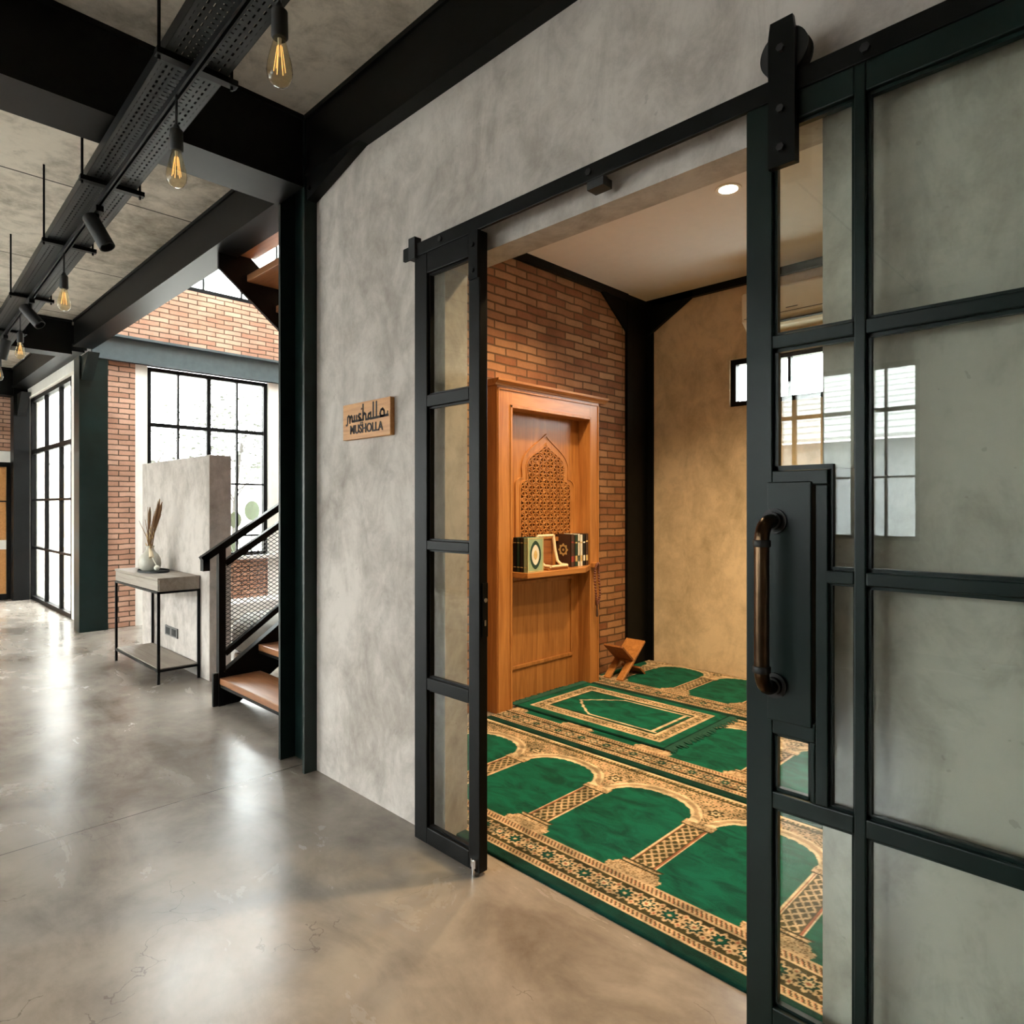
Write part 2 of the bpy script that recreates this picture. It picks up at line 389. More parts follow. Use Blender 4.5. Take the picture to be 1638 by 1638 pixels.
# ---- windows
def window(name, label, axis, c, u0, u1, z0, z1, us, zs, fr=.045, mt=.022, thick=.06, heavy_u=(), heavy_z=()):
    """frame in plane axis=c; mullions at us, transoms at zs"""
    root = thing(name, ((u0+u1)/2, c, z0) if axis == 1 else (c, (u0+u1)/2, z0), label, 'window', None, 'structure')
    def bx(mb, a0, a1, b0, b1, t):
        if axis == 1: mb.box(a0, a1, c-t/2, c+t/2, b0, b1)
        else: mb.box(c-t/2, c+t/2, a0, a1, b0, b1)
    m = MB(); bx(m, u0, u0+fr, z0, z1, thick); bx(m, u1-fr, u1, z0, z1, thick); bx(m, u0+fr, u1-fr, z0, z0+fr, thick); bx(m, u0+fr, u1-fr, z1-fr, z1, thick)
    m.build('frame', 'steel', root)
    m = MB()
    for u in us: 
        k = 2 if u in heavy_u else 1
        bx(m, u-mt*k/2, u+mt*k/2, z0+fr, z1-fr, thick*.7)
    for z in zs:
        k = 2 if z in heavy_z else 1
        bx(m, u0+fr, u1-fr, z-mt*k/2, z+mt*k/2, thick*.68)
    if us or zs: m.build('muntins', 'steel', root)
    m = MB(); bx(m, u0+fr, u1-fr, z0+fr, z1-fr, .008); m.build('glass', 'glass', root)
    return root
window('window_1', 'tall black gridded window behind the staircase', 0, -7.99, 2.335, 3.713, .70, 2.845, (2.669, 3.007, 3.341), (.943, 1.571, 2.21), heavy_u=(3.007,), heavy_z=(2.21,))
window('window_2', 'full height black gridded window wall at far left', 1, 1.86, -11.30, -8.93, .0, 2.81, (-10.42, -9.58), (.73, 1.388, 2.06), .05, .03, heavy_u=(-10.42, -9.58), heavy_z=(2.06,))
window('window_3', 'high clerestory window over the brick stairwell wall', 0, -8.0, 2.0, 4.3, 3.80, 4.75, (2.55, 2.95, 3.4, 3.85), ())
window('window_4', 'small high window in the prayer room back wall', 1, 4.80, -2.33, -1.45, 2.06, 2.42, (-1.89,), (), .04)
window('window_5', 'hall window on the opposite wall mirrored in the door glass', 1, -3.55, -3.6, -1.49, .99, 2.61, (-3.2, -2.9, -2.6, -2.33, -2.05, -1.77), (1.57, 2.19), .04, .018, heavy_u=(-2.05,-2.6), heavy_z=(2.19,))
window('window_added_6', 'tall unseen window added on the opposite wall, middle bay', 1, -3.55, -7.3, -4.7, .1, 2.85, (-6.43, -5.57), (.9, 2.1), .05, .03)  # unseen bay, added to bring daylight into the hall
window('window_added_7', 'tall unseen window added on the opposite wall, far bay', 1, -3.55, -11.0, -8.3, .1, 2.85, (-10.1, -9.2), (.9, 2.1), .05, .03)  # second added bay, more daylight for the far hall
w = thing('skylight_added', (-5.7, 3.1, 5.9), 'unseen skylight added over the stairwell', 'window', None, 'structure')  # unseen opening added so sky light reaches the stairwell brick
MB().box(-7.3, -4.1, 2.0, 2.05, 5.83, 5.93).box(-7.3, -4.1, 4.15, 4.2, 5.83, 5.93).box(-5.75, -5.65, 2.05, 4.15, 5.83, 5.93).build('frame', 'steel', w)
MB().box(-7.3, -4.1, 2.0, 4.2, 5.88, 5.89).build('glass', 'glass', w)
# plaster surround of the left window wall
struct(MB().box(-11.45, -8.1, 1.78, 1.98, 2.81, 2.95).box(-8.93, -8.1, 1.83, 1.98, 0, 2.81).box(-11.45, -11.30, 1.78, 1.98, 0, 2.81).box(-11.6, -8.1, 1.80, 1.98, 2.95, 3.35).build('trim_3', 'white'), 'pale plaster surround of the left window wall', 'trim')
# far door
d = thing('door_1', (-11.45, 1.1, 0), 'dark framed door with amber wood panels at the far end', 'door', None, 'structure')
MB().box(-11.52, -11.44, .55, .62, 0, 1.915).box(-11.52, -11.44, 1.575, 1.645, 0, 1.915).box(-11.52, -11.44, .62, 1.575, 1.85, 1.915).box(-11.52, -11.44, .62, 1.575, 0, .08).box(-11.51, -11.45, .62, 1.575, 1.36, 1.38).build('frame', 'steel', d)
MB().box(-11.50, -11.47, .62, 1.575, .83, 1.85).build('upper_panel', 'sign_wood', d); MB().box(-11.50, -11.47, .62, 1.575, .08, .70).build('lower_panel', 'sign_wood', d)
MB().box(-11.50, -11.46, .62, 1.575, .70, .83).build('middle_rail', 'white', d)

# ------------------------------------------------------------------ steel frame
def hcol(m, x0, x1, y0, y1, z0, z1, t=.018, tw=.012):
    m.box(x0, x0+t, y0, y1, z0, z1); m.box(x1-t, x1, y0, y1, z0, z1); ym = (y0+y1)/2; m.box(x0+t, x1-t, ym-tw/2, ym+tw/2, z0, z1); return m
o = thing('steel_column', (-3.08, 1.65, 0), 'black steel H column ending the concrete wall', 'column', None, 'structure')
hcol(MB(), -3.22, -2.948, 1.562, 1.735, 0, CZ, .02).build('shaft', 'steel_green', o)
MB().prism([(-2.949, 2.79), (-2.49, 2.905), (-2.49, 2.93), (-2.949, 2.93)], 1, 1.575, 1.625).build('gusset', 'steel', o)
for x, z in ((-2.92, 2.84), (-2.60, 2.915)): MB().lathe([(.012, 1.563), (.012, 1.576)], (x, 0, z), 8, 'y').build('bolt', 'steel', o)
o = thing('steel_column', (-7.99, 1.81, 0), 'green black box column between left window and brick pier', 'column', None, 'structure')
MB().box(-8.10, -7.875, 1.68, 1.94, 0, 2.85, .004).build('shaft', 'steel_green', o)
MB().prism([(-7.875, 2.6), (-7.6, 2.85), (-7.875, 2.85)], 1, 1.70, 1.80).build('gusset', 'steel_green', o)
struct(MB().box(-11.45, -11.2, 1.62, 1.80, 0, CZ).prism([(-11.2,2.55),(-10.9,2.85),(-11.2,2.85)],1,1.66,1.76).build('steel_column', 'steel'), 'black steel column in the far left corner', 'column')
o = thing('steel_column', (-3.13, 4.6, 0), 'black steel column in the prayer room corner', 'column', None, 'structure')
MB().box(-3.10, -3.055, 4.445, 4.752, 0, 3.02).box(-3.10, -3.0, 4.735, 4.752, 0, 3.02).build('shaft', 'steel', o)
MB().prism([(-3.055, 2.72), (-2.62, 2.975), (-2.62, 3.02), (-3.055, 3.02)], 1, 4.71, 4.745).prism([(4.445, 2.72), (4.10, 2.975), (4.10, 3.02), (4.445, 3.02)], 0, -3.085, -3.06).build('gusset', 'steel', o)
def ibeam_y(m, x0, x1, y0, y1, z0, z1, t=.022):
    m.box(x0, x1, y0, y1, z0, z0+t); m.box(x0, x1, y0, y1, z1-t, z1); m.box(x0+.012, x1-.012, y0, y1, z0+t, z1-t); return m
def ibeam_x(m, x0, x1, y0, y1, z0, z1, t=.022):
    m.box(x0, x1, y0, y1, z0, z0+t); m.box(x0, x1, y0, y1, z1-t, z1); m.box(x0, x1, y0+.012, y1-.012, z0+t, z1-t); return m
B = []
B.append((ibeam_y(MB(), -3.22, -2.95, -3.5, 1.56, 2.85, CZ), 'heavy black beam crossing the ceiling from the wall column'))
B.append((ibeam_x(MB(), -2.947, XC, 1.56, YW, 2.905, CZ), 'black beam along the top of the concrete wall'))
B.append((ibeam_x(MB(), -7.87, -3.225, 1.62, 1.80, 2.93, CZ), 'black beam edging the slab beside the stairwell'))
B.append((ibeam_y(MB(), -8.10, -7.88, -3.5, 1.62, 2.85, CZ), 'second black cross beam, at the green column'))
B.append((ibeam_x(MB(), -11.2, -8.105, 1.60, 1.78, 2.93, CZ), 'black beam over the left window wall'))
B.append((ibeam_y(MB(), -11.45, -11.2, -3.5, 1.62, 2.82, CZ), 'farthest black cross beam, over the brick end wall'))
for m, lab in B: struct(m.build('steel_beam', 'steel'), lab, 'beam')
mb = MB().box(-7.94, -7.90, 1.80, 4.4, 2.85, 3.12).box(-7.98, -7.86, 1.8, 4.4, 2.85, 2.87).box(-7.98, -7.84, 1.8, 4.4, 3.10, 3.125)
struct(mb.build('steel_beam', 'teal'), 'slate painted beam over the tall stairwell window', 'beam')
struct(MB().box(-3.08, -3.045, YB, 4.445, 2.965, 3.02).build('trim_4', 'steel'), 'thin black steel edge along the brick wall top', 'trim')
struct(MB().box(-3.0, XC, 4.71, 4.75, 2.965, 3.02).build('trim_5', 'steel'), 'thin black steel edge along the ochre wall top', 'trim')

# ------------------------------------------------------------------ sliding doors
yF, yK = 1.555, 1.594           # door front / back
def stile(m, x0, x1, z0, z1): m.box(x0, x1, yF, yK, z0, z1, .003)
def bead(m, x0, x1, z0, z1, t=.007, y0=None, y1=None):
    """raised glazing bead around a pane x0..x1, z0..z1"""
    y0 = yF+.012 if y0 is None else y0; y1 = yK-.012 if y1 is None else y1
    m.box(x0-.002, x0+t, y0, y1, z0, z1); m.box(x1-t, x1+.002, y0, y1, z0, z1); m.box(x0, x1, y0, y1, z0-.002, z0+t); m.box(x0, x1, y0, y1, z1-t, z1+.002)
# left narrow door
d = thing('door_2', (-1.876, 1.58, 0), 'narrow black steel sliding door with four panes, left of the doorway', 'door', None, 'structure')
m = MB()
X0, X1 = -2.062, -1.688
stile(m, X0, -1.985, .012, 2.2695); stile(m, -1.745, X1, .012, 2.2695)
zr = [(.012, .075), (.60, .645), (1.135, 1.17), (1.68, 1.725), (2.19, 2.2695)]
for a, b in zr: stile(m, -1.985, -1.745, a, b)
m.build('frame', 'steel', d)
m = MB(); g = MB()
for (a, b), (c, e) in zip(zr, zr[1:]):
    bead(m, -1.985, -1.745, b, c); g.box(-1.984, -1.746, 1.577, 1.583, b, c)
m.build('glazing_bead', 'steel', d); g.build('glass', 'glass_door', d)
m = MB().box(-1.735, X1, 1.545, 1.556, 2.10, 2.268)
for z in (2.13, 2.22): m.lathe([(.009, 1.538), (.009, 1.547)], (-1.712, 0, z), 10, 'y')
m.build('hanger_strap', 'steel', d)
k = MB().box(X1-.001, X1+.004, 1.566, 1.592, .84, 1.03).build('lock', 'steel', d); k['label'] = 'slim edge lock on the stile'
MB().lathe([(.008, X1), (.008, X1+.010)], (0, 1.576, .97), 12, 'x').build('keyhole', 'chrome', k)
MB().box(X1, X1+.009, 1.571, 1.579, .88, .90).build('latch', 'chrome', k)
k = MB().tube([(-1.712, 1.548, .0), (-1.712, 1.548, .055)], .007).box(-1.724, -1.700, 1.545, 1.556, .03, .06).build('floor_bolt', 'chrome', d); k['label'] = 'small chrome floor bolt'
# big right door
d = thing('door_3', (-.18, 1.58, 0), 'wide black steel sliding door with stepped lock plate and pipe handle', 'door', None, 'structure')
m = MB(); XR = .36
stile(m, -.72, -.655, .012, 2.2695); stile(m, -.474, -.450, .012, 2.2695); stile(m, .06, .096, .012, 2.2695); stile(m, XR-.065, XR, .012, 2.2695)
cols = [(-.450, .06), (.096, XR-.065)]
rows = [(.012, .10), (.578, .618), (1.126, 1.156), (1.677, 1.708), (2.205, 2.2695)]
for a, b in [(-.655, -.474)] + cols:
    for z0, z1 in rows:
        if (a, b) == (-.655, -.474) and z0 == 1.126: continue
        stile(m, a, b, z0, z1)
stile(m, -.536, -.474, 1.126, 1.156)
stile(m, -.655, -.528, 1.350, 1.385)          # top of the stepped lock box
stile(m, -.556, -.528, .618, 1.350)
stile(m, -.655, -.556, .757, .80)
stile(m, -.568, -.556, .618, .757)
m.build('frame', 'steel_green', d)
panes = [(a, b, r[1], s[0]) for a, b in cols for r, s in zip(rows, rows[1:])]
panes += [(-.655, -.474, .10, .578), (-.655, -.568, .618, .757), (-.528, -.474, .618, 1.126), (-.528, -.474, 1.156, 1.385), (-.655, -.474, 1.385, 1.677), (-.655, -.474, 1.708, 2.205)]
m = MB(); g = MB()
for a, b, z0, z1 in panes:
    if (a, b, z0) == (-.528, -.474, 1.156):
        m.box(a-.002, a+.006, yF+.012, yK-.012, z0, z1); m.box(a, b, yF+.012, yK-.012, z0-.002, z0+.007)
    elif (a, b, z0) == (-.655, -.474, 1.385):
        m.box(a-.002, a+.010, yF+.012, yK-.012, z0, z1); m.box(b-.004, b+.002, yF+.012, yK-.012, z0, z1); m.box(a, -.522, yF+.012, yK-.012, z0-.002, z0+.012); m.box(a, b, yF+.012, yK-.012, z1-.008, z1+.002)
    else: bead(m, a, b, z0, z1, .008 if b-a > .06 else .005)
    g.box(a, b, 1.577, 1.583, z0, z1)
m.build('glazing_bead', 'steel_green', d); g.build('glass', 'glass_door', d)
k = MB().box(-.666, -.562, 1.549, 1.592, .79, 1.358, .003).build('lock_plate', 'steel_green', d); k['label'] = 'flat steel lock plate under the pull handle'
m = MB()
hx, hy = -.647, 1.478
pts = [(hx, 1.55, 1.265)] + [(hx, hy+.045-.045*math.sin(a), 1.22+.045*math.cos(a)) for a in np.linspace(0, PI/2, 7)]
pts += [(hx, hy+.045-.045*math.cos(a), .92-.045*math.sin(a)) for a in np.linspace(0, PI/2, 7)] + [(hx, 1.55, .875)]
k = m.tube(pts, .0165, 16).build('handle', 'bronze', d, True); k['label'] = 'worn bronze pipe pull handle'
for z in (1.265, .875):
    MB().lathe([(.030, 1.543), (.030, 1.550)], (hx, 0, z), 24, 'y').lathe([(.021, 1.530), (.021, 1.545)], (hx, 0, z), 20, 'y').build('flange', 'black', k, True)
for z in (1.215, .925):
    MB().lathe([(.0185, z-.008), (.020, z-.006), (.020, z+.006), (.0185, z+.008)], (hx, hy, 0), 20).build('collar', 'black', k, True)
# hanger strap with wheel
for hxx, nm in ((-.623, 1), (.26, 2)):
    k = MB().box(hxx-.031, hxx+.031, 1.528, 1.540, 2.095, 2.40).prism([(hxx-.031, 2.40), (hxx+.031, 2.40), (hxx+.026, 2.436), (hxx-.026, 2.436)], 1, 1.528, 1.540).box(hxx-.031, hxx+.031, 1.54, 1.556, 2.10, 2.26).build('hanger_strap', 'steel', d)
    MB().lathe([(.03, 1.542), (.056, 1.542), (.056, 1.548), (.046, 1.552), (.046, 1.566), (.056, 1.570), (.056, 1.578), (.03, 1.578)], (hxx, 0, 2.366), 36, 'y').build('wheel', 'black', k)
    for z in (2.135, 2.225, 2.366): MB().lathe([(.0095, 1.519), (.0095, 1.530)], (hxx, 0, z), 6, 'y').build('bolt', 'black', k)
# rail
d = thing('sliding_track', (-.9, 1.56, 2.27), 'long black flat steel rail on the wall over both sliding doors', 'door rail')
MB().box(-2.134, 1.3, 1.553, 1.566, 2.27, 2.32, .002).build('bar', 'steel', d)
for x in (-1.9, -1.205, -.45, .3, 1.0):
    MB().lathe([(.016, 1.566), (.016, YW)], (x, 0, 2.295), 14, 'y').lathe([(.011, 1.546), (.011, 1.556)], (x, 0, 2.295), 6, 'y').build('standoff', 'black', d)
k = MB().box(-2.085, -2.045, 1.543, 1.575, 2.262, 2.345).build('end_stop', 'black', d)
k = MB().box(-1.215, -1.155, 1.556, 1.60, 2.245, 2.27).build('door_stop', 'black', d)
# ------------------------------------------------------------------ wall sign
d = thing('wall_sign', (-2.48, 1.615, 1.60), 'small wooden wall sign reading MUSHOLLA left of the doorway', 'sign', 'wall signs')
del d['group']
MB().box(-2.668, -2.296, 1.605, 1.628, 1.602, 1.763, .002).build('board', 'sign_wood', d)
def text(body, x, y, z, size, parent, name, mat, sx=1.0, bold=.0):
    cu = bpy.data.curves.new('t', 'FONT'); cu.body = body; cu.size = size; cu.extrude = .0012; cu.offset = bold; cu.align_x = 'CENTER'
    to = bpy.data.objects.new('t', cu); COL.objects.link(to); bpy.context.view_layer.update()
    me = bpy.data.meshes.new_from_object(to.evaluated_get(bpy.context.evaluated_depsgraph_get()))
    bpy.data.objects.remove(to); bpy.data.curves.remove(cu)
    me.transform(Matrix.Scale(sx, 4, (1,0,0))); me.transform(Matrix.Rotation(PI/2, 4, 'X')); 
    me.transform(Matrix.Translation(Vector((x, y, z)) - (parent.location if parent else Vector())))
    me.materials.clear(); me.materials.append(M[mat]); me.name = name
    o = bpy.data.objects.new(name, me); COL.objects.link(o); o.parent = parent; return o
text('MUSHOLLA', -2.478, 1.604, 1.627, .054, d, 'lettering', 'ink', .93, .0012)
# brush-script line: strokes on a flowing baseline
def ribbon(mb, pts, wid, y):
    for (a, b) in zip(pts, pts[1:]):
        A, Bv = Vector((a[0], 0, a[1])), Vector((b[0], 0, b[1])); dv = (Bv-A)
        if dv.length < 1e-6: continue
        dn = dv.normalized(); n = Vector((-dn.z, 0, dn.x))*wid/2; A = A-dn*wid*.3; Bv = Bv+dn*wid*.3
        q = [(A+n), (A-n), (Bv-n), (Bv+n)]
        mb.prism([(v.x, v.z) for v in q], 1, y, y-.0014)
sb = MB(); bx, bz = -2.640, 1.683; W = .0105; yy = 1.6055
def S(*p, w=W): ribbon(sb, [(bx+u, bz+v) for u, v in p], w, yy)
S((.0,-.014), (.008,-.014), (.012,-.006), (.014,.022), (.022,.028), (.030,.022), (.031,-.006), w=.009)
S((.031,.004), (.036,.02), (.044,.025), (.050,.019), (.051,0))
S((.051,.0), (.068,-.001)); S((.067,.0), (.069,.024)); S((.068,.0), (.086,0)); S((.086,0), (.087,.024))
S((.086,.0), (.112,.0), (.117,.008), (.108,.014), (.102,.020), (.108,.028), (.120,.027))
S((.112,.0), (.140,.001)); S((.139,.0), (.139,.068)); S((.140,.018), (.150,.028), (.160,.022), (.162,.0)); S((.160,0), (.18,0))
S((.196,.024), (.184,.022), (.178,.010), (.184,.001), (.200,.002)); S((.198,.028), (.199,.0))
S((.198,.0), (.330,.004), w=.0105); S((.219,.002), (.219,.069)); S((.243,.002), (.243,.069))
S((.292,.002), (.276,.004), (.270,.016), (.278,.030), (.290,.034), (.300,.024), (.302,.003)); S((.322,.004), (.327,.02), w=.007)
S((.12,-.014), (.122,-.010), w=.007); S((.132,-.014), (.134,-.010), w=.007); S((.125,.048), (.128,.052), w=.006)
sb.build('script_lettering', 'ink', d)

# ------------------------------------------------------------------ prayer niche
XF, XBk = -2.94, -3.045
d = thing('prayer_niche', (-3.0, 3.38, 0), 'carved teak prayer niche with shelf against the brick wall', 'niche')
m = MB().box(-3.08, XF, 2.857, 2.99, 0, 2.06).box(-3.08, XF, 3.797, 3.907, 0, 2.06)
m.build('side_panel', 'teak', d); 
MB().box(-3.08, XF, 2.99, 3.797, 1.93, 2.06).build('top_panel', 'teak_h', d)
MB().box(-3.08, XBk, 2.99, 3.797, 0, 1.93).build('back_panel', 'teak', d)
m = MB().prism([(-3.08, 2.06), (XF+.008, 2.06), (XF+.012, 2.072), (XF+.035, 2.086), (XF+.038, 2.10), (-3.08, 2.10)], 1, 2.835, 3.985)
m.build('crown_molding', 'teak_h', d)
m = MB()
for y0, y1, z0, z1 in ((2.862, 2.874, 0, 2.05), (3.89, 3.902, 0, 2.05), (2.862, 3.902, 2.036, 2.05)): m.box(XF-.001, XF+.007, y0, y1, z0, z1, .003)
for y0, y1, z0, z1 in ((2.972, 2.992, 0, 1.95), (3.795, 3.812, 0, 1.95), (2.972, 3.812, 1.93, 1.95)): m.box(XF-.001, XF+.006, y0, y1, z0, z1, .003)
m.build('frame_molding', 'teak', d)
yc = 3.43
def arch(off=0):
    R = []                                   # right half from bottom to apex (dy, z)
    o_, n_ = .31-off, .245-off
    R += [(o_, 1.095+(off*.0)), (o_, 1.40), (o_, 1.445-off*.4)]
    for a in np.linspace(0, PI/2, 6)[1:]: R.append((n_ + (o_-n_)*math.cos(a)*1.0, 1.445-off*.4 + .05*math.sin(a)))
    R.append((n_, 1.515))
    R.append((n_+.004, 1.56))
    za = 1.805-off*1.45
    P0, P1, P2, P3 = (n_+.004, 1.56), (n_+.002, 1.68-off*.5), (.085-off*.2, za-.075), (0, za)
    for t in np.linspace(0, 1, 14)[1:]:
        R.append(tuple(P0[i]*(1-t)**3 + 3*P1[i]*t*(1-t)**2 + 3*P2[i]*t*t*(1-t) + P3[i]*t**3 for i in (0, 1)))
    L = [(-y, z) for y, z in R[:-1]][::-1]
    return [(yc+y, z) for y, z in R + L]
mo = MB().ring(arch(0), arch(.012), 0, XBk-.001, XBk+.012).ring(arch(.012), arch(.042), 0, XBk-.001, XBk+.007).ring(arch(.042), arch(.052), 0, XBk-.001, XBk+.012)
mo.build('arch_molding', 'teak', d)
inn = arch(.052)
def inside(y, z):
    c = False; n = len(inn); j = n-1
    for i in range(n):
        yi, zi = inn[i]; yj, zj = inn[j]
        if (zi > z) != (zj > z) and y < (yj-yi)*(z-zi)/(zj-zi)+yi: c = not c
        j = i
    return c
la = MB(); pitch = .037
for ang in (30, 90, 150):
    dy, dz = math.cos(math.radians(ang)), math.sin(math.radians(ang)); ny, nz = -dz, dy
    for k in range(-24, 25):
        oy, oz = yc + ny*pitch*k, 1.45 + nz*pitch*k
        run = None
        for s in np.arange(-.7, .7, .006):
            y, z = oy+dy*s, oz+dz*s; ins = inside(y, z)
            if ins and run is None: run = s
            if run is not None and (not ins):
                if s-run > .012: la.bar((XBk+.007, oy+dy*run, oz+dz*run), (XBk+.007, oy+dy*s, oz+dz*s), .0065, .014, (1,0,0))
                run = None
for k in range(-11, 12):
    for q in range(-11, 12):
        y, z = yc + q*pitch*1.1547 + (k % 2)*pitch*.577, 1.45 + k*pitch
        if inside(y, z) and inside(y+.012, z) and inside(y-.012, z) and inside(y, z+.012): la.lathe([(.0075, XBk), (.0125, XBk), (.0125, XBk+.010), (.0075, XBk+.010)], (0, y, z), 6, 'x')
la.build('lattice', 'teak', d)
MB().prism(inn, 0, XBk-.001, XBk+.0012).build('lattice_shade', 'carve_shade', d)  # dark backing paints the shade in the lattice gaps
m = MB()
for y0, y1, z0, z1 in ((3.06, 3.725, .215, .24), (3.06, 3.725, .775, .80), (3.06, 3.085, .24, .775), (3.70, 3.725, .24, .775)): m.box(XBk-.001, XBk+.014, y0, y1, z0, z1, .004)
m.build('panel_molding', 'teak', d)
MB().box(XBk-.001, XBk+.03, 2.991, 3.796, 1.055, 1.085, .003).build('ledge', 'teak_h', d)
MB().prism([(-3.045, 2.991), (-2.83, 3.02), (-2.81, 3.585), (-2.925, 3.79), (-3.045, 3.796)], 2, .842, .877).build('shelf', 'teak_h', d, bevel=.003)
MB().box(-2.945, -2.905, 3.80, 3.875, .855, .89, .004).build('peg', 'teak_h', d)

# ------------------------------------------------------------------ books on the shelf
SZ = .877
def book(x0, x1, y0, y1, h, cover, label, spine, group, strip=None, orn=None, z=SZ):
    """spine: '-y' or '+x' side"""
    r = thing('book', ((x0+x1)/2, (y0+y1)/2, z), label, 'book', group)
    t = .003
    if spine == '-y':     # covers face +-x
        MB().box(x0, x0+t, y0, y1, z, z+h).box(x1-t, x1, y0, y1, z, z+h).box(x0, x1, y0, y0+t, z, z+h).build('cover', cover, r)
        MB().box(x0+t, x1-t, y0+t, y1-.004, z+.004, z+h-.004).build('pages', 'paper', r)
        if strip:
            for zz in (z+.03, z+h-.035): MB().box(x0+.004, x1-.004, y0-.0008, y0+.001, zz, zz+.005).build('spine_band', strip, r)
    else:
        MB().box(x0, x1, y0, y0+t, z, z+h).box(x0, x1, y1-t, y1, z, z+h).box(x1-t, x1, y0, y1, z, z+h).build('cover', cover, r)
        MB().box(x0+.004, x1-t, y0+t, y1-t, z+.004, z+h-.004).build('pages', 'paper', r)
        if strip:
            for za, zb in ((z+.035, z+.075), (z+h-.06, z+h-.05)): MB().box(x1-.001, x1+.0008, y0+.005, y1-.005, za, zb).build('spine_label', strip, r)
    if orn: orn(r, x0, x1, y0, y1, z, h)
    return r
def oval_x(r, x0, x1, y0, y1, z, h):
    cy, cz = (y0+y1)/2, z+h/2
    def lens(a, b, n=20):
        return [(cy + a*math.sin(2*PI*k/n)*abs(math.sin(2*PI*k/n))**.25, cz + b*math.cos(2*PI*k/n)) for k in range(n)]
    m = MB().ring(lens(.052, .092), lens(.037, .066), 0, x1-.0005, x1+.0012)
    m.build('cover_ornament', 'green_dark', r)
    MB().prism(lens(.037, .066), 0, x1-.0005, x1+.0008).build('cover_medallion', 'paper', r)
    MB().prism(lens(.017, .03), 0, x1-.0005, x1+.0016).build('medallion_centre', 'gold', r)
    e = .008
    MB().ring([(y0+.004, z+.004), (y1-.004, z+.004), (y1-.004, z+h-.004), (y0+.004, z+h-.004)], [(y0+e, z+e), (y1-e, z+e), (y1-e, z+h-e), (y0+e, z+h-e)], 0, x1-.0005, x1+.0008).build('cover_border', 'gold', r)
gq = 'scripture volumes at the left end of the niche shelf'
xs = -2.968
for i, (cv, lab) in enumerate((('black', 'black volume at the back of the left book row on the niche shelf'), ('green_dark', 'dark green volume, second from the back in the left book row'), ('black', 'black volume directly behind the pale green scripture'))):
    book(xs, xs+.030, 3.03, 3.18, .222, cv, lab, '-y', gq, 'gold'); xs += .031
book(xs, xs+.032, 3.03, 3.185, .222, 'green_book', 'pale green scripture with dark oval ornament, facing front on the niche shelf', '-y', gq, 'gold', oval_x)
gr = 'hardbacks at the right end of the niche shelf'
def star_y(r, x0, x1, y0, y1, z, h):
    cx, cz = (x0+x1)/2, z+h*.52
    pt = [(cx + (.034 if k % 2 else .046)*math.cos(2*PI*k/16), cz + (.034 if k % 2 else .046)*math.sin(2*PI*k/16)) for k in range(16)]
    p2 = [(cx + .024*math.cos(2*PI*k/16), cz + .024*math.sin(2*PI*k/16)) for k in range(16)]
    MB().ring(pt, p2, 1, y0+.0005, y0-.0012).build('cover_ornament', 'gold', r)
    MB().prism([(cx+.01*math.cos(k), cz+.01*math.sin(k)) for k in np.linspace(0, 2*PI, 9)[:-1]], 1, y0+.0005, y0-.0012).build('ornament_centre', 'gold', r)
y = 3.535
seq = [('brown_book', 'red', .032, 'brown hardback with ornamented cover, first of the right hand row'), ('brown_book', 'red', .028, 'brown hardback with red spine label, second in the right row'), ('green_dark', 'gold', .030, 'dark green hardback between brown and pale volumes'), ('paper', 'green_dark', .024, 'pale grey hardback with dark label'), ('paper', 'gold', .030, 'white hardback, thickest pale one of the right row'), ('black', 'paper', .030, 'black hardback with white spine label'), ('brown_book', 'gold', .030, 'last brown hardback against the niche side')]
for i, (cv, st, tk, lab) in enumerate(seq):
    book(-3.04, -2.915 if i else -2.90, y, y+tk, .222 if i % 3 else .228, cv, lab, '+x', gr, st, star_y if i == 0 else None); y += tk+.0015
# wooden book stand
d = thing('book_stand', (-2.9, 3.36, SZ), 'small open wooden book stand in the middle of the niche shelf', 'book stand')
MB().box(-3.0, -2.985, 3.25, 3.44, SZ, SZ+.20).build('back_board', 'walnut', d)
MB().box(-3.0, -2.85, 3.245, 3.45, SZ, SZ+.014, .003).build('base', 'teak_h', d)
m = MB()
for yy_ in (3.262, 3.43):
    m.tube([(-2.972, yy_, SZ+.225), (-2.955, yy_, SZ+.12), (-2.935, yy_, SZ+.05), (-2.90, yy_, SZ+.026), (-2.845, yy_, SZ+.024)], .011, 8)
m.tube([(-2.845, 3.262, SZ+.024), (-2.845, 3.43, SZ+.024)], .009, 8); m.tube([(-2.972, 3.262, SZ+.222), (-2.972, 3.43, SZ+.222)], .010, 8)
m.build('cradle', 'cream', d, True)
# rosary on the peg
d = thing('rosary', (-2.9, 3.79, .55), 'brown bead rosary hanging from the niche peg', 'prayer beads')
m = MB(); 
for k in range(44):
    a = 2*PI*k/44; yy_ = 3.835 + .026*math.sin(a)*(1 if math.cos(a) < .2 else 1); zz = .735 + .15*math.cos(a)
    m.ball((-2.899+.006*math.cos(3*a), yy_, zz), .0098, 8)
m.build('beads', 'bead', d, True)
MB().tube([(-2.9, 3.835, .585), (-2.9, 3.835, .56)], .006, 8).lathe([(.004, .56), (.008, .548), (.009, .50), (0, .495)], (-2.9, 3.835, 0), 10).build('tassel', 'brown_book', d, True)

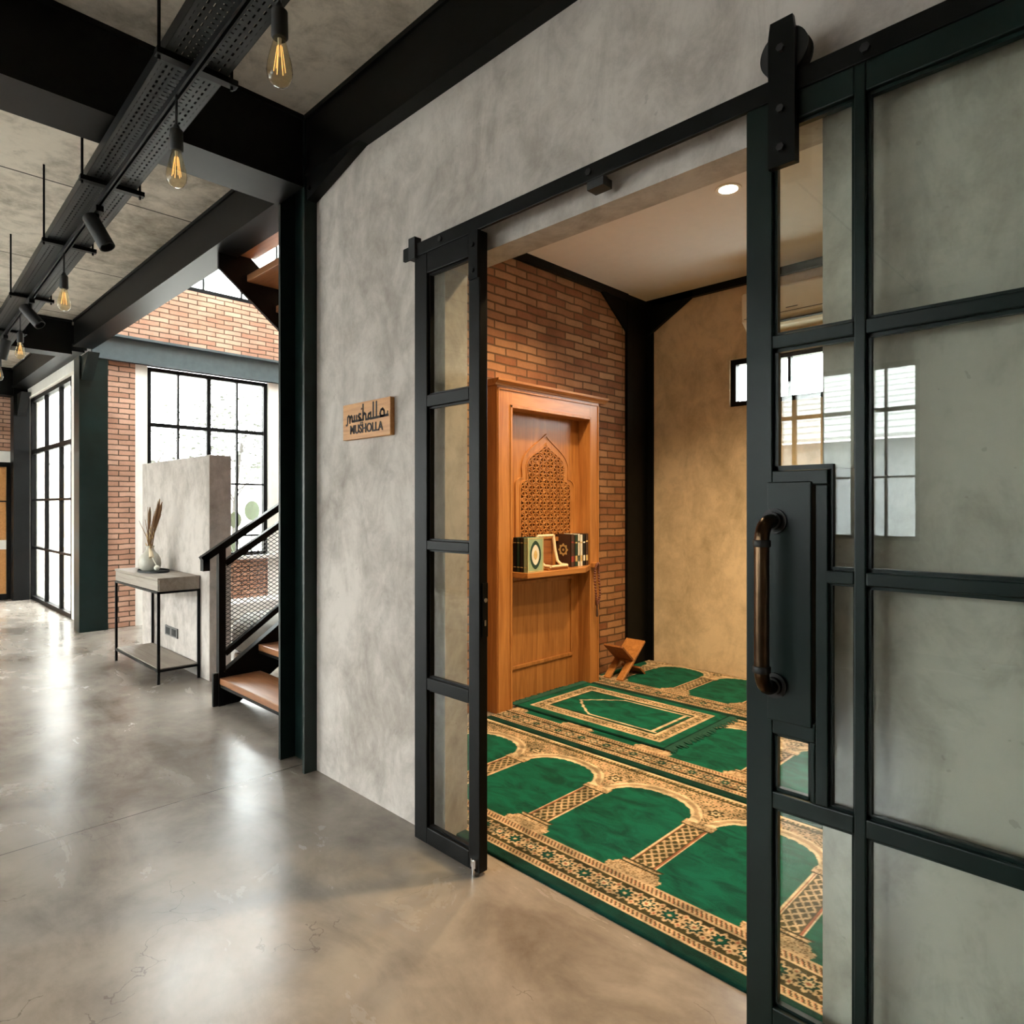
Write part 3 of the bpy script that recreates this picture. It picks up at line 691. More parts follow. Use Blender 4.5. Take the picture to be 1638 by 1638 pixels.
# ------------------------------------------------------------------ floor bookrest (X stand)
d = thing('floor_bookrest', (-2.885, 4.16, .012), 'folding wooden floor bookrest in the brick corner', 'bookrest')
for nm, sgn in (('front_board', 1), ('rear_board', -1)):
    m = MB()
    c = Vector((0, 4.16, .135)); dy, dz = .15*sgn, .125
    n = Vector((0, -dz, dy)).normalized()*.008*(1 if sgn > 0 else 1)
    def slab(x0, x1, s0, s1):
        P = [(4.16+dy*s0+n.y, .137+dz*s0+n.z), (4.16+dy*s1+n.y, .137+dz*s1+n.z), (4.16+dy*s1-n.y, .137+dz*s1-n.z), (4.16+dy*s0-n.y, .137+dz*s0-n.z)]
        m.prism(P, 0, x0, x1)
    slab(-2.97, -2.80, -.08, 1.0)
    if sgn > 0: slab(-2.97, -2.915, -1.0, -.08); slab(-2.855, -2.80, -1.0, -.08)
    else: slab(-2.915, -2.855, -.5, -.08); slab(-2.97, -2.80, -1.0, -.5)
    m.build(nm, 'walnut' if sgn < 0 else 'teak_h', d, bevel=.002)

# ------------------------------------------------------------------ carpets (pattern woven into the pile)
GR = np.array((.0012, .098, .058)); GD = np.array((.001, .035, .024)); GO = np.array((.60, .42, .255)); OL = np.array((.045, .040, .014)); RD = np.array((.36, .13, .07)); CRM = np.array((.74, .56, .36))
def flower(U, V, r, n=8):
    R = np.hypot(U, V)/r; A = np.arctan2(V, U); pet = .82 + .18*np.cos(n*A)
    out = np.zeros(U.shape, int)
    out[(R < pet)] = 1; out[(R < pet*.72)] = 2; out[(R < pet*.42)] = 3; out[R < .16] = 4
    return out
def row_pattern(X, Vv, xp):
    """X along the row, Vv depth from the row's front edge, xp = x of one pillar"""
    C = np.empty(X.shape+(3,)); C[:] = GR
    per = .51
    C[Vv < .05] = GD
    def put(mask, col): C[mask] = col
    def chain(v0, v1):
        b = (Vv >= v0) & (Vv < v1); put(b, GO)
        e = (v1-v0)*.2; i = b & (Vv > v0+e) & (Vv < v1-e); put(i, OL)
        ph = (X/.0165 + (Vv-v0)*34) % 1; put(i & (ph < .58), GO); put(i & (ph > .44) & (ph < .60), RD*1.4)
    chain(.05, .083); chain(.188, .232)
    band = (Vv >= .083) & (Vv < .188); put(band, OL)
    u = ((X+.03) % .085) - .0425; v = Vv - .1355
    alt = (np.floor((X+.03)/.085) % 2) == 0
    f = flower(u, v, .043); put(band & (f == 1), GO); put(band & (f == 2), GD*1.1); put(band & (f == 3) & alt, CRM); put(band & (f == 3) & ~alt, GR*.8); put(band & (f == 4) & alt, RD); put(band & (f == 4) & ~alt, GO)
    dia = np.abs(np.abs(u)-.0425)/.012 + np.abs(np.abs(v)-.026)/.016; put(band & (dia < 1), GO); put(band & (dia < .5), RD)
    sp = (np.abs(np.abs(u)-.0425) < .005) & (np.abs(v) < .012); put(band & sp, GO)
    # arcade
    q = ((X - xp + per/2) % per) - per/2             # 0 at pillar centre
    qa = per/2 - np.abs(q)                            # 0 at arch centre
    arc = (Vv >= .232) & (Vv < 1.045)
    base = arc & (Vv < .325) & (np.abs(q) < .072 + .022*np.abs(np.sin((Vv-.232)*42)) + .03*(.31-Vv)/.08*(Vv < .27))
    tex = (np.sin(X*330+np.sin(Vv*210)*1.6)*np.sin(Vv*300+np.sin(X*190)*1.6))
    put(base, GO); put(base & (tex > .30), np.array((.20,.12,.05))); put(base & (np.abs(Vv-.322) < .006), OL); put(base & (np.abs(Vv-.30) < .004), OL)
    sh = arc & (Vv >= .325) & (Vv < .72) & (np.abs(q) < .055)
    put(sh, CRM); put(sh & (np.abs(q) < .041), OL*1.5)
    lat = np.minimum(np.abs(((X-xp)*1.0+(Vv)*.75) % .034-.017), np.abs(((X-xp)*1.0-(Vv)*.75) % .034-.017))
    put(sh & (np.abs(q) < .037) & (lat < .0046), GO); put(sh & (np.abs(np.abs(q)-.045) < .003), RD)
    cap = arc & (Vv >= .70) & (Vv < .755) & (np.abs(q) < .066); put(cap, GO); put(cap & (tex > .3), np.array((.20,.12,.05))); put(cap & (np.abs(Vv-.705) < .004), OL)
    # arch curve: depth of field edge as a function of qa
    hw = .197
    t = np.clip(qa/hw, 0, 1)
    edge = .735 + .145*np.sqrt(np.clip(1-t**2.2, 0, 1)) + .006*np.abs(np.sin(t*14))
    out_ = .735 + .205*np.sqrt(np.clip(1-(np.clip(qa/(hw+.045), 0, 1))**2.2, 0, 1))
    above = arc & (Vv > .735)
    spn = above & (Vv > edge); put(spn, GO*.95)
    rd = spn & (Vv < out_); put(rd, CRM); mid_ = rd & (np.abs((Vv-edge)/(out_-edge+1e-6)-.55) < .2); put(mid_, GO*.75)
    fill = spn & (Vv >= out_)
    t2 = np.sin(X*210+2.2*np.sin(Vv*95))*np.sin(Vv*205+2.2*np.sin(X*95)); put(fill & (t2 > .28), OL*1.7); put(fill & (t2 < -.82), RD)
    f = flower(q, Vv-.87, .055, 6); put(fill & (f == 1), GO); put(fill & (f == 2), OL*1.4); put(fill & (f == 3), CRM); put(fill & (f == 4), OL)
    put(above & (np.abs(Vv-1.005) < .006), OL*1.5); put((Vv >= 1.025) & (Vv < 1.045), CRM); put((Vv >= 1.010) & (Vv < 1.025) & ((X/.02 % 1) < .5), OL*2)
    put(Vv >= 1.045, GR*.75)
    return C
def mat_pattern(U, V, L, Wd):
    """prayer mat: U along its length from the niche end, V across"""
    C = np.empty(U.shape+(3,)); C[:] = GR*1.1
    e = np.minimum(np.minimum(U-0, L-U), np.minimum(V, Wd-V))
    def put(m, c): C[m] = c
    put(e < .012, GD); 
    b = (e >= .066) & (e < .152); put(b, GO)
    along = np.where(np.minimum(U, L-U) < np.minimum(V, Wd-V), V, U)
    uu = (along % .07)-.035; vv = e-.109; f = flower(uu, vv, .036, 6)
    put(b & (f == 2), OL*2); put(b & (f == 3), CRM); put(b & (f == 4), RD); put(b & (np.abs(np.abs(uu)-.035) < .006) & (np.abs(vv) < .022), OL*2)
    put((e >= .066) & (e < .074), CRM); put((e >= .144) & (e < .152), CRM); put((e >= .152) & (e < .162), OL)
    inn_ = e >= .162
    # inner field with pointed arch toward the niche end
    c = np.abs(V-Wd/2); half = Wd/2-.162
    x0 = .162
    head = x0 + .07 + .24*(c/half)**1.15 + .012*np.abs(np.sin(c*60))
    ln = np.abs(U-head); put(inn_ & (ln < .010), CRM)
    side = inn_ & (U > head) & ((c > half-.03) & (c < half-.014)); put(side, CRM)
    put(inn_ & (np.abs(U-(L-.162-.03)) < .009) & (c < half-.014), CRM)
    put(inn_ & (c > half-.014), GR*.8)
    return C
def pile(name, x0, x1, y0, y1, z0, z1, step, fn, label, cat):
    nx, ny = int((x1-x0)/step)+1, int((y1-y0)/step)+1
    gx, gy = np.linspace(x0, x1, nx), np.linspace(y0, y1, ny)
    X, Y = np.meshgrid(gx, gy); cx, cy = (x0+x1)/2, (y0+y1)/2
    Z = np.full(X.shape, z1-z0); Z[0,:] *= .7; Z[-1,:] *= .7; Z[:,0] *= .7; Z[:,-1] *= .7
    co = np.stack([X-cx, Y-cy, Z], -1).reshape(-1, 3)
    colr = fn(X, Y).reshape(-1, 3)
    idx = np.arange(nx*ny).reshape(ny, nx)
    F = np.stack([idx[:-1,:-1], idx[:-1,1:], idx[1:,1:], idx[1:,:-1]], -1).reshape(-1, 4)
    loop = np.concatenate([idx[0,:], idx[1:,-1], idx[-1,-2::-1], idx[-2:0:-1,0]])
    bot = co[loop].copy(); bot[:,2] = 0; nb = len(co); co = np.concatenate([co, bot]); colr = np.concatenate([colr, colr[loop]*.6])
    n = len(loop); k = np.arange(n); F = np.concatenate([F, np.stack([loop, nb+k, nb+(k+1) % n, loop[(k+1) % n]], -1)])
    me = bpy.data.meshes.new(name)
    me.vertices.add(len(co)); me.vertices.foreach_set('co', co.ravel().astype(np.float32))
    me.loops.add(F.size); me.loops.foreach_set('vertex_index', F.ravel().astype(np.int32))
    me.polygons.add(len(F)); me.polygons.foreach_set('loop_start', np.arange(0, F.size, 4, dtype=np.int32)); me.polygons.foreach_set('loop_total', np.full(len(F), 4, np.int32))
    me.update(calc_edges=True); me.validate()
    at = me.color_attributes.new('pile', 'FLOAT_COLOR', 'POINT')
    at.data.foreach_set('color', np.concatenate([colr, np.ones((len(colr), 1))], 1).ravel().astype(np.float32))
    me.materials.append(M['carpet'])
    o = bpy.data.objects.new(name, me); COL.objects.link(o); o.location = (cx, cy, z0)
    return tag(o, label, cat)
XCL, XCR = -3.05, -.30
XN = -2.94
g = 'green arcade carpets in the prayer room'
for y0, st, xp, z1, lab in ((1.685, .0042, -1.315, .012, 'green carpet row with gold arches, nearest the doorway'), (2.74, .0055, -1.39, .012, 'middle green carpet row, partly under the prayer mat'), (3.80, .0065, -2.39, .012, 'farthest green carpet row against the ochre wall')):
    y1 = min(y0+1.05, 4.735); xl = XCL if y0 > 3.5 else (XN+.012)
    if y0 > 3.5: y0e = 3.915
    pile('carpet', xl if y0 < 3.5 else -3.04, XCR, y0, y1, 0.0, z1, st, (lambda y0_, xp_: lambda X, Y: row_pattern(X, Y-y0_, xp_))(y0, xp), lab, 'carpet')['group'] = g
mx0, mx1, my0, my1 = -2.945, -1.85, 3.025, 3.785
mat_o = pile('prayer_mat', mx0, mx1, my0, my1, .012, .022, .005, lambda X, Y: mat_pattern(X-mx0, Y-my0, mx1-mx0, my1-my0), 'fringed green prayer mat with gold border before the niche', 'prayer mat')
m = MB()
for k in range(64):
    yv = my0+.01+(my1-my0-.02)*k/63; dl = random.uniform(.05, .075); dy = random.uniform(-.012, .012)
    m.tube([(mx1-.004, yv, .019), (mx1+dl*.5, yv+dy*.4, .022), (mx1+dl, yv+dy, .0155)], [.0035, .0045, .002], 5)
fr = m.build('fringe', 'fringe', mat_o); fr['label'] = 'dark green tasselled fringe'
m = MB()
for k in range(72):
    yv = my0+.008+(my1-my0-.016)*k/71; dl = random.uniform(.06, .085); dy = random.uniform(-.006, .006)
    m.tube([(mx0+.004, yv, .019), (mx0-dl*.5, yv+dy*.4, .020), (mx0-dl, yv+dy, .012)], [.004, .0055, .003], 5)
fr = m.build('fringe', 'fringe', mat_o); fr['label'] = 'dark green tasselled fringe'

# ------------------------------------------------------------------ prayer room fittings
d = thing('air_conditioner', (-1.7, 4.65, 2.57), 'ivory split air conditioner high on the ochre back wall', 'air conditioner')
m = MB().prism([(4.75, 2.57), (4.62, 2.575), (4.55, 2.63), (4.545, 2.82), (4.57, 2.84), (4.75, 2.84)], 0, -2.14, -1.30)
m.build('body', 'plastic', d, bevel=.006)
MB().box(-2.10, -1.34, 4.556, 4.60, 2.592, 2.598).build('air_slot', 'black', d)
MB().box(-2.12, -1.32, 4.5440, 4.548, 2.645, 2.648).build('panel_gap', 'black', d)
MB().box(-1.82, -1.74, 4.5435, 4.546, 2.668, 2.674).build('display', 'socketgrey', d)
def downlight(x, y, lab):
    d = thing('downlight', (x, y, 3.02), lab, 'downlight', 'prayer room downlights')
    MB().lathe([(.050, 3.016), (.068, 3.013), (.070, 3.02), (.050, 3.021)], (x, y, 0), 32).build('trim_ring', 'white', d, True)
    MB().lathe([(0, 3.0155), (.050, 3.0155), (.050, 3.0195), (0, 3.0195)], (x, y, 0), 32).build('lens', 'lamp', d)
    li = bpy.data.lights.new('downlight_beam', 'SPOT'); li.energy = 34; li.color = (1.0, .72, .40); li.spot_size = math.radians(122); li.spot_blend = .75; li.shadow_soft_size = .05
    lo = bpy.data.objects.new('beam', li); COL.objects.link(lo); lo.parent = d; lo.location = (0, 0, -.03)
downlight(-1.652, 3.352, 'lit round downlight in the pale prayer room ceiling')
downlight(-2.3, 3.0, 'round downlight nearest the niche, hidden by the lintel')
downlight(-1.2, 2.35, 'added downlight nearest the doorway, unseen behind the lintel')  # extra lamp put in to brighten the doorway reveal
downlight(-.6, 3.4, 'added unseen downlight behind the wide sliding door')  # extra lamp out of view, added to help light the room
# ------------------------------------------------------------------ hall: partition, outlet, table and decor
struct(MB().box(-6.577, -5.013, 1.894, 2.056, 0, 1.684, .004).build('partition', 'wall'), 'low grey concrete partition behind the console table', 'partition')
d = thing('power_outlet', (-5.82, 1.89, .235), 'dark double wall socket on the partition under the table', 'socket')
MB().box(-5.95, -5.66, 1.884, 1.894, .225, .305, .003).build('plate', 'socketgrey', d)
for x in (-5.875, -5.735): MB().box(x-.045, x+.045, 1.881, 1.885, .237, .293, .002).lathe([(.02, 1.8795), (.02, 1.882)], (x, 0, .265), 16, 'y').build('socket', 'black', d)
d = thing('console_table', (-5.715, 1.735, 0), 'slim console table with drawer box and black metal legs', 'table')
tx0, tx1, ty0, ty1 = -6.255, -5.175, 1.590, 1.888
MB().box(tx0, tx1, ty0, ty1, .757, .775, .002).build('table_top', 'grey_oak', d)
MB().box(tx0+.004, tx1-.004, ty0+.012, ty1-.004, .675, .757).build('apron', 'grey_oak', d)
k = MB().box(tx0+.008, tx1-.012, ty0+.004, ty0+.014, .679, .754, .002).build('drawer', 'grey_oak', d)
for x in (tx0+.009, tx1-.009):
    for yv in (ty0+.009, ty1-.009): MB().box(x-.009, x+.009, yv-.009, yv+.009, 0, .675).build('leg', 'steel', d)
m = MB().box(tx0, tx1, ty0, ty0+.016, .66, .676).box(tx0, tx1, ty1-.016, ty1, .66, .676).box(tx0, tx0+.016, ty0, ty1, .66, .676).box(tx1-.016, tx1, ty0, ty1, .66, .676)
m.build('upper_rail', 'steel', d); m = MB()
m.box(tx0, tx1, ty0, ty0+.016, .09, .106).box(tx0, tx1, ty1-.016, ty1, .09, .106).box(tx0, tx0+.016, ty0, ty1, .09, .106).box(tx1-.016, tx1, ty0, ty1, .09, .106)
m.build('lower_rail', 'steel', d)
MB().box(tx0+.014, tx1-.014, ty0+.014, ty1-.014, .094, .112).build('lower_shelf', 'grey_oak', d)
# tray
m = MB(); T = .775
def ov(a, b, n=36): return [(-5.745+a*math.cos(2*PI*k/n), 1.735+b*math.sin(2*PI*k/n)) for k in range(n)]
m.prism(ov(.185, .105), 2, T, T+.008).ring(ov(.185, .105), ov(.177, .097), 2, T+.008, T+.018)
tag(m.build('tray', 'black'), 'oval black tray under the vase on the console table', 'tray')
vc = (-5.815, 1.73, T+.008)
m = MB().lathe([(.0, 0), (.058, 0), (.076, .02), (.082, .055), (.079, .09), (.062, .125), (.041, .148), (.030, .165), (.028, .185), (.034, .198), (.030, .198), (.024, .185), (.024, .16)], vc, 32)
tag(m.build('vase', 'ceramic', None, True), 'pale round ceramic vase on the black tray', 'vase')
d = thing('dried_stems', (vc[0], vc[1], T+.19), 'dried twigs and brown seed heads standing in the vase', 'dried plant')
m = MB(); h = MB(); lf = MB()
for k in range(16):
    right = k > 4
    a = random.uniform(.10, .20) if right else random.uniform(-.20, -.08); L = random.uniform(.26, .40) if right else random.uniform(.2, .27)
    dx, dyy = a*1.0, random.uniform(-.04, .04); p0 = Vector((vc[0]+random.uniform(-.012,.012), vc[1]+random.uniform(-.012,.012), T+.12))
    p1 = p0+Vector((dx*.35, dyy*.4, .07+L*.4)); p2 = p0+Vector((dx, dyy, .07+L))
    m.tube([p0, p1, p2], [.0035, .003, .0015], 5)
    if right and k % 2:
        q = p1.lerp(p2, .45); h.tube([p1.lerp(p2, .1), q, p1.lerp(p2, .8), p2], [.004, .013, .010, .002], 6)
    for t in (.3, .6, .9):
        q = p0.lerp(p1, t); r = Vector((random.uniform(-.02,.02), random.uniform(-.02,.02), .05)); lf.tube([q, q+r*.5, q+r], [.001, .0035, .0006], 4)
m.build('stems', 'straw', d); h.build('seed_heads', 'straw', d, True); lf.build('dry_leaves', 'straw_l', d)
d = thing('bead_garland', (vc[0]+.12, vc[1]+.01, T+.01), 'cream garland with tassel draped down the side of the vase', 'garland')
gx = [(vc[0]+.034, vc[1]-.014, T+.188), (vc[0]+.066, vc[1]-.012, T+.15), (vc[0]+.098, vc[1]-.004, T+.10), (vc[0]+.118, vc[1]+.012, T+.052)]
MB().tube(gx, [.004, .005, .005, .004], 8).build('cord', 'paper', d, True)
MB().tube([gx[0], gx[1], (gx[1][0]+.020, gx[1][1]-.002, gx[1][2]-.034)], [.008, .016, .019], 10).build('tassel', 'cream', d, True)
MB().ball((gx[3][0]+.006, gx[3][1]+.002, T+.033), .022, 14).build('bead', 'paper', d, True)
# pouf
tag(MB().lathe([(.0, 0), (.27, 0), (.33, .05), (.345, .15), (.33, .26), (.27, .32), (.12, .345), (0, .345)], (-5.72, 2.72, 0), 36).build('pouf', 'grey', None, True), 'round grey pouf behind the stair mesh', 'pouf')

# ------------------------------------------------------------------ staircase
d = thing('staircase', (-3.9, 2.5, 0), 'black steel staircase with wooden treads behind the wall column', 'staircase')
sx, sl = -4.36, .18/.26
def strg(x0, x1, name):
    yb, zb = 3.30, 1.28
    pts = [(1.668, 0), (1.84, 0), (3.40, 1.08), (3.40, 1.36), (3.0, 1.36-.26+.0)]
    pts = [(1.668, 0), (1.84, 0), (3.35, 1.045), (4.35, 1.045), (4.35, 1.30), (3.30, 1.30), (1.735, .215), (1.668, .215)]
    m = MB().prism(pts, 0, x0, x1)
    fl = MB(); fx0, fx1 = (x0-.03, x1)
    return m.build(name, 'steel', d, bevel=.002)
strg(sx-.012, sx+.012, 'stringer'); strg(-3.33, -3.31, 'stringer')
MB().bar((sx, 1.735, .219), (sx, 3.30, 1.304), .055, .010, (0,-.57,.82)).build('stringer_flange', 'steel', d)
for i in range(6):
    yv, zv = 1.705+.26*i, .184+.18*i
    k = MB().box(sx+.013, -3.331, yv, yv+.275, zv-.042, zv, .004).build('tread', 'tread', d)
    MB().box(sx+.013, -3.331, yv+.004, yv+.255, zv-.062, zv-.042).build('tread_tray', 'steel', k)
MB().box(sx+.013, -3.331, 3.27, 4.39, 1.222, 1.264).build('landing', 'tread', d)
MB().box(sx-.022, sx+.022, 1.700, 1.744, .0, 1.045).build('newel_post', 'steel', d)
hs = .655
def hz(y): return .984+(y-1.612)*hs
MB().bar((sx, 1.600, hz(1.600)-.02), (sx, 3.4, hz(3.4)-.02), .05, .042).box(sx-.025, sx+.025, 1.600, 1.642, .885, .985).build('handrail', 'steel', d)
MB().bar((sx, 1.744, .925), (sx, 3.4, .925+hs*(3.4-1.744)), .04, .04).build('middle_rail', 'steel', d)
MB().bar((sx, 1.744, .335), (sx, 3.4, .335+.70*(3.4-1.744)), .04, .034).build('bottom_rail', 'steel', d)
MB().box(sx-.02, sx+.02, 3.36, 3.40, 1.30, 2.15).build('upper_post', 'steel', d)
m = MB()
yv0, yv1 = 1.744, 3.36
def lo_(y): return .345+.70*(y-1.744)
def hi_(y): return .915+hs*(y-1.744)
pit = .028
for s in (1, -1):
    k = -60
    while k < 120:
        c = k*pit; k += 1
        # line z = c + s*1.0*(y-yv0) + .35
        pts = []
        for y in np.arange(yv0, yv1, .012):
            z = .3 + c + s*.62*(y-yv0)
            if lo_(y) <= z <= hi_(y): pts.append((y, z))
        if len(pts) > 1: m.bar((sx+s*.001, pts[0][0], pts[0][1]), (sx+s*.001, pts[-1][0], pts[-1][1]), .003, .0045)
m.build('mesh_panel', 'mesh', d)
# upper flight
um = .80
def uz(y): return 2.826 - um*(y-1.691)
for x0, x1 in ((-4.312, -4.288), (-3.33, -3.31)):
    MB().prism([(1.68, uz(1.68)), (3.35, uz(3.35)), (3.35, uz(3.35)+.28), (1.68, uz(1.68)+.28)], 0, x0, x1).build('upper_stringer', 'steel', d)
for i in range(7):
    yv = 1.70+.2*i; zv = uz(yv)+.17
    MB().box(-4.287, -3.331, yv-.04, yv+.215, zv-.045, zv, .004).build('upper_tread', 'tread', d)

# ------------------------------------------------------------------ cable tray, track, lamps
ang = math.radians(-1.57); tl = 10.5
ty_ = lambda x: .73 - .0274*(x+2.31) + .10          # tray centre line
TZ = 2.79
d = thing('cable_tray', (-5.0, ty_(-5.0), TZ), 'long perforated cable tray hanging under the hall slab', 'cable tray')
d.rotation_euler = (0, 0, ang)
def child(mb, name, mat, par):
    o = mb.build(name, mat, None, origin=(0,0,0)); o.parent = par; return o
child(MB().box(-6.2, 7.0, -.1, .1, 0, .0025), 'tray_base', 'perf', d)
for sg in (-1, 1): child(MB().box(-6.2, 7.0, sg*.1-.00125, sg*.1+.00125, 0, .045), 'side_flange', 'steel', d)
for k in range(9):
    yv = -.08+.02*k; r = (.0085, .0095, .008)[k % 3]
    child(MB().tube([(-6.2, yv, .013), (-3, yv+.004, .013), (0, yv-.003, .013), (3, yv+.003, .013), (7.0, yv, .013)], r, 6), 'cable', 'black', d)  # added across the full width to block light through the perforations
for x in (-1.9, -.69, .6, 1.56, 2.69, 4.0, 5.3):
    b_ = child(MB().box(x-.016, x+.016, -.125, .135, -.022, -.001), 'bracket', 'steel', d)
    for yv in (-.115, .118): o = MB().tube([(x, yv, -.036), (x, yv, CZ-TZ-.002)], .0055, 8).build('threaded_rod', 'steel', None, origin=(0,0,0)); o.parent = b_
RZ = 2.742
d = thing('track_rail', (-5.0, ty_(-5.0)-.012, RZ), 'slim black light track fixed below the cable tray', 'light track'); d.rotation_euler = (0, 0, ang)
child(MB().prism([(-.012, 0), (-.005, 0), (-.005, .018), (.005, .018), (.005, 0), (.012, 0), (.012, .025), (-.012, .025)], 0, -6.0, 6.6), 'rail', 'steel', d)
def bulb(x, zb, oy, lab):
    y = ty_(x)-.012+oy; d = thing('pendant_bulb', (x, y, RZ), lab, 'pendant bulb', 'filament bulbs hanging from the light track')
    zs = zb+.135
    MB().tube([(x, y, RZ+.01), (x, y, zs+.075)], .0045, 8).build('cord', 'black', d)
    MB().lathe([(0, zs+.082), (.008, zs+.082), (.012, zs+.07), (.021, zs+.062), (.022, zs-.005), (.018, zs-.010), (0, zs-.010)], (x, y, 0), 20).build('socket', 'black', d, True)
    MB().lathe([(.0135, zs-.005), (.017, zs-.02), (.024, zs-.045), (.0315, zs-.075), (.034, zs-.098), (.031, zs-.117), (.022, zs-.130), (.010, zs-.1345), (0, zs-.135)], (x, y, 0), 28).build('glass_bulb', 'glass_amber', d, True)
    m = MB()
    for k in range(6):
        a = 2*PI*k/6; c, s = math.cos(a), math.sin(a)
        m.tube([(x+c*.006, y+s*.006, zs-.03), (x+c*.015, y+s*.015, zs-.098)], .0009, 5)
    m.build('filament', 'filament', d)
    MB().tube([(x, y, zs-.01), (x, y, zs-.06)], [.006, .002], 8).build('stem', 'paper', d)
for x, oy, lab in ((-1.664, .010, 'hanging filament bulb nearest the camera, top of the picture'), (-2.45, -.008, 'hanging filament bulb just before the big cross beam'), (-4.458, 0, 'hanging filament bulb between the two cross beams'), (-6.159, .008, 'hanging filament bulb close to the second cross beam'), (-7.35, 0, 'farthest small hanging filament bulb')):
    bulb(x, 2.42, oy, lab)
def spot(x, yaw, pitch_, lab):
    y = ty_(x)-.012; d = thing('track_spotlight', (x, y, RZ), lab, 'spotlight', 'black spotlights on the light track')
    MB().box(x-.05, x+.05, y-.016, y+.016, RZ-.026, RZ).build('adapter', 'steel', d)
    MB().tube([(x, y, RZ-.02), (x, y, RZ-.10)], .010, 10).build('arm', 'steel', d)
    R = Matrix.Translation(Vector((x, y, RZ-.10))) @ Matrix.Rotation(yaw, 4, 'Z') @ Matrix.Rotation(pitch_, 4, 'Y')
    b = MB(); b.lathe([(0, .07), (.034, .07), (.036, .065), (.036, -.10), (.031, -.10), (.028, -.07), (0, -.07)], (0,0,0), 28)
    bmesh.ops.transform(b.bm, matrix=R, verts=b.bm.verts); b.build('lamp_head', 'black', d, True)
spot(-3.66, .78, -math.radians(30), 'black track spotlight just past the big cross beam'); d = None
spot(-5.62, .78, -math.radians(42), 'black track spotlight left of the third bulb')
spot(-6.95, .78, math.radians(15), 'farthest black track spotlight at the left edge')

# ------------------------------------------------------------------ outside
struct(MB().box(-40, 30, -40, 30, -.35, -.16).build('ground', 'pave'), 'pale ground outside', 'ground')
tag(MB().box(-16.0, -15.8, 1.0, 14, -.16, 2.4).box(-16, -3, 9.8, 10, -.16, 2.4).build('garden_wall', 'white'), 'white garden wall beyond the stairwell window', 'wall', None, 'structure')
def leaf_quad(mb, c, s, n):
    n = n.normalized(); t = n.cross(Vector((0,0,1)));
    t = t.normalized() if t.length > .01 else Vector((1,0,0)); u = n.cross(t)
    P = [c - t*s, c - t*s*.3 + u*s*.42, c + t*s, c - t*s*.3 - u*s*.42]
    vs = [mb.bm.verts.new(p) for p in P] + [mb.bm.verts.new(c+n*.0015)]
    for a, b in ((0,1),(1,2),(2,3),(3,0)): mb.bm.faces.new((vs[a], vs[b], vs[4]))
def tree(x, y, hgt, spread, n, lab):
    d = thing('garden_tree', (x, y, -.16), lab, 'tree', 'slender garden trees')
    m = MB(); tips = []
    top = Vector((x+.15, y+.1, hgt*.6)); m.tube([(x, y, -.2), (x+.05, y, hgt*.3), top], [.045, .035, .025], 8)
    for k in range(11):
        s = Vector((x+.05, y, hgt*.3)).lerp(top, random.random()); a = random.uniform(0, 2*PI)
        e = s + Vector((math.cos(a)*spread*random.uniform(.5,1), math.sin(a)*spread*random.uniform(.5,1), random.uniform(.3, hgt*.42)))
        mid = s.lerp(e, .5)+Vector((0,0,-.06)); m.tube([s, mid, e], [.014, .010, .004], 5); tips += [mid, e, s.lerp(e, .8)]
    m.build('trunk', 'bark', d)
    f = MB()
    for k in range(n):
        c = random.choice(tips) + Vector((random.gauss(0,.22), random.gauss(0,.22), random.gauss(0,.16)))
        leaf_quad(f, c, random.uniform(.035, .07), Vector((random.gauss(0,1), random.gauss(0,1), random.gauss(0,1))))
    f.build('foliage', 'leaf_pale', d)
tree(-12.6, 5.2, 4.2, 1.1, 900, 'slender tree seen in the upper right of the stairwell window')
tree(-13.5, 3.9, 3.6, .8, 260, 'nearly bare tree seen in the middle of the stairwell window')
tree(-13.0, 8.0, 4.5, 1.2, 700, 'leafy tree deep in the garden')
tree(-11.2, 2.9, 2.5, .45, 150, 'thin sapling seen in the lower left of the stairwell window')
d = thing('broadleaf_plant', (-9.0, 4.0, -.16), 'broad leaved green plant just outside the stairwell window', 'plant')
m = MB(); f = MB()
for (yy_, z, s, dx) in ((3.98, 1.24, .14, 0), (3.66, 1.12, .11, .2), (4.25, .9, .13, -.1), (3.75, .75, .12, -.2), (3.5, 1.2, .10, .1)):
    c = Vector((-9.0+dx, yy_, z)); m.tube([(-9.0, 3.95, -.2), (-9.0+dx*.5, 3.95*.5+yy_*.5, z*.5), c-Vector((0,0,s))], [.014, .010, .005], 6)
    R = [(yy_ + s*.78*math.sin(2*PI*k/18), z + s*math.cos(2*PI*k/18)) for k in range(18)]
    f.prism(R, 0, c.x-.002, c.x+.002)
m.build('stems', 'leaf', d); f.build('leaves', 'leaf', d)
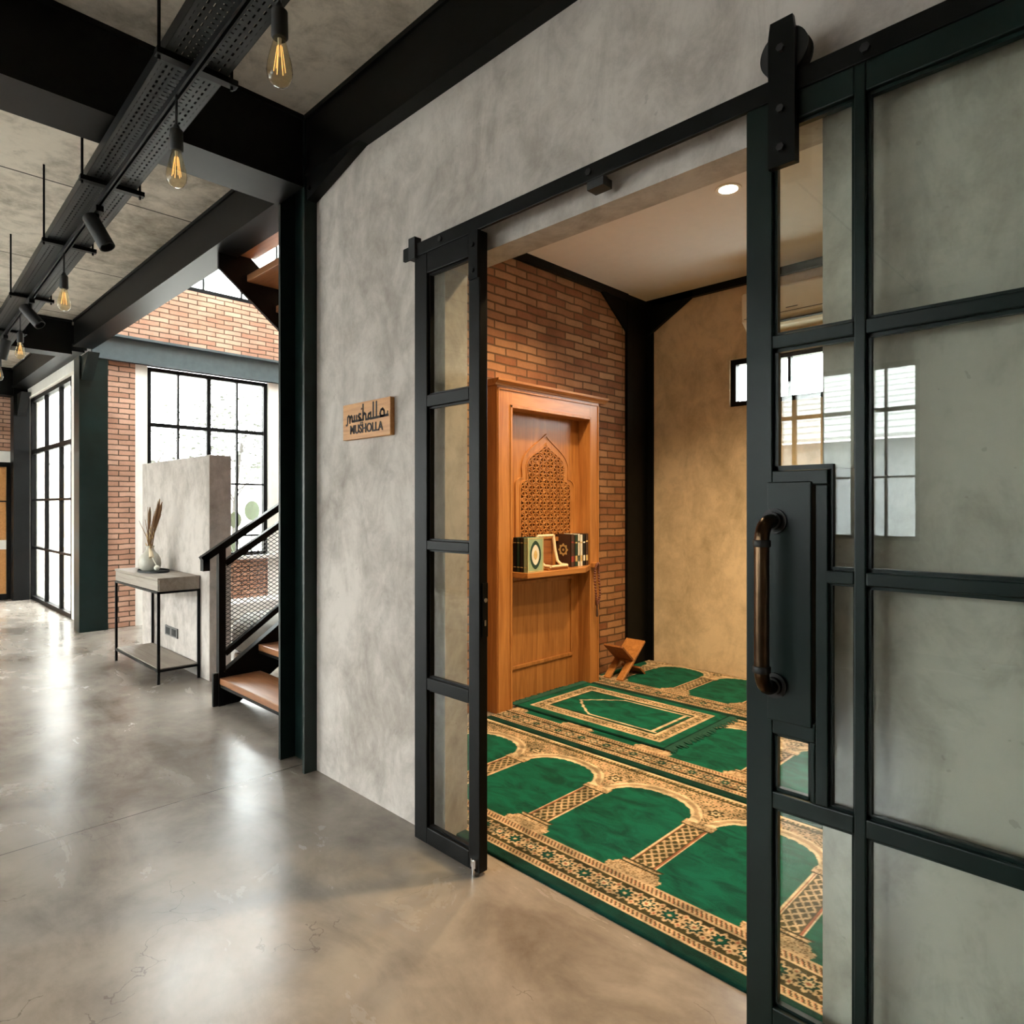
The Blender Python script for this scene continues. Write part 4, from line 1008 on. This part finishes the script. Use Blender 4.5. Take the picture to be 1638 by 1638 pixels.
# neighbour house mirrored in the door glass
d = thing('neighbour_house', (-3, -10.5, -.16), 'grey neighbour house with ribbed metal roof, mirrored in the door glass', 'house')
MB().box(-16, 6, -13.5, -9.2, -.16, 2.45).build('wall', 'render_grey', d)
m = MB()
for k in range(14):
    t0, t1 = k/14, (k+1)/14; z0 = 2.45+1.9*t0; z1 = 2.45+1.9*t1; y0 = -8.9-3*t0; y1 = -8.9-3*t1
    m.prism([(y0, z0), (y1-.03, z1), (y1-.03, z1+.05), (y0, z0+.06)], 0, -16.3, 6.3)
m.build('roof', 'roof_metal', d)

# ------------------------------------------------------------------ light, camera, view
wd = bpy.data.worlds.new('sky'); scn.world = wd; wd.use_nodes = True
nt = wd.node_tree; nt.nodes.clear()
out = nt.nodes.new('ShaderNodeOutputWorld'); bg = nt.nodes.new('ShaderNodeBackground')
tc = nt.nodes.new('ShaderNodeTexCoord'); sp = nt.nodes.new('ShaderNodeSeparateXYZ'); nt.links.new(tc.outputs['Generated'], sp.inputs[0])
rp = nt.nodes.new('ShaderNodeValToRGB'); nt.links.new(sp.outputs[2], rp.inputs[0])
rp.color_ramp.elements[0].position = 0; rp.color_ramp.elements[0].color = (1,.98,.98,1); rp.color_ramp.elements[1].position = .7; rp.color_ramp.elements[1].color = (.93,.96,1,1)
nt.links.new(rp.outputs[0], bg.inputs[0]); bg.inputs[1].default_value = 6.0; nt.links.new(bg.outputs[0], out.inputs[0])
cd = bpy.data.cameras.new('camera'); cam = bpy.data.objects.new('camera', cd); COL.objects.link(cam)
cam.location = (0, 0, 1.3); cam.rotation_euler = (PI/2, 0, math.asin(.701))
cd.sensor_width = 36; cd.lens = 36*1048/1638; cd.shift_y = -9/1638; cd.clip_start = .05; cd.clip_end = 200
scn.camera = cam
vs = scn.view_settings; vs.view_transform = 'Standard'; vs.look = 'None'; vs.gamma = 1; vs.use_curve_mapping = False; vs.exposure = 2.24
scn.cycles.use_denoising = True; scn.cycles.max_bounces = 10; scn.cycles.diffuse_bounces = 6; scn.cycles.transparent_max_bounces = 24; scn.cycles.sample_clamp_indirect = 8
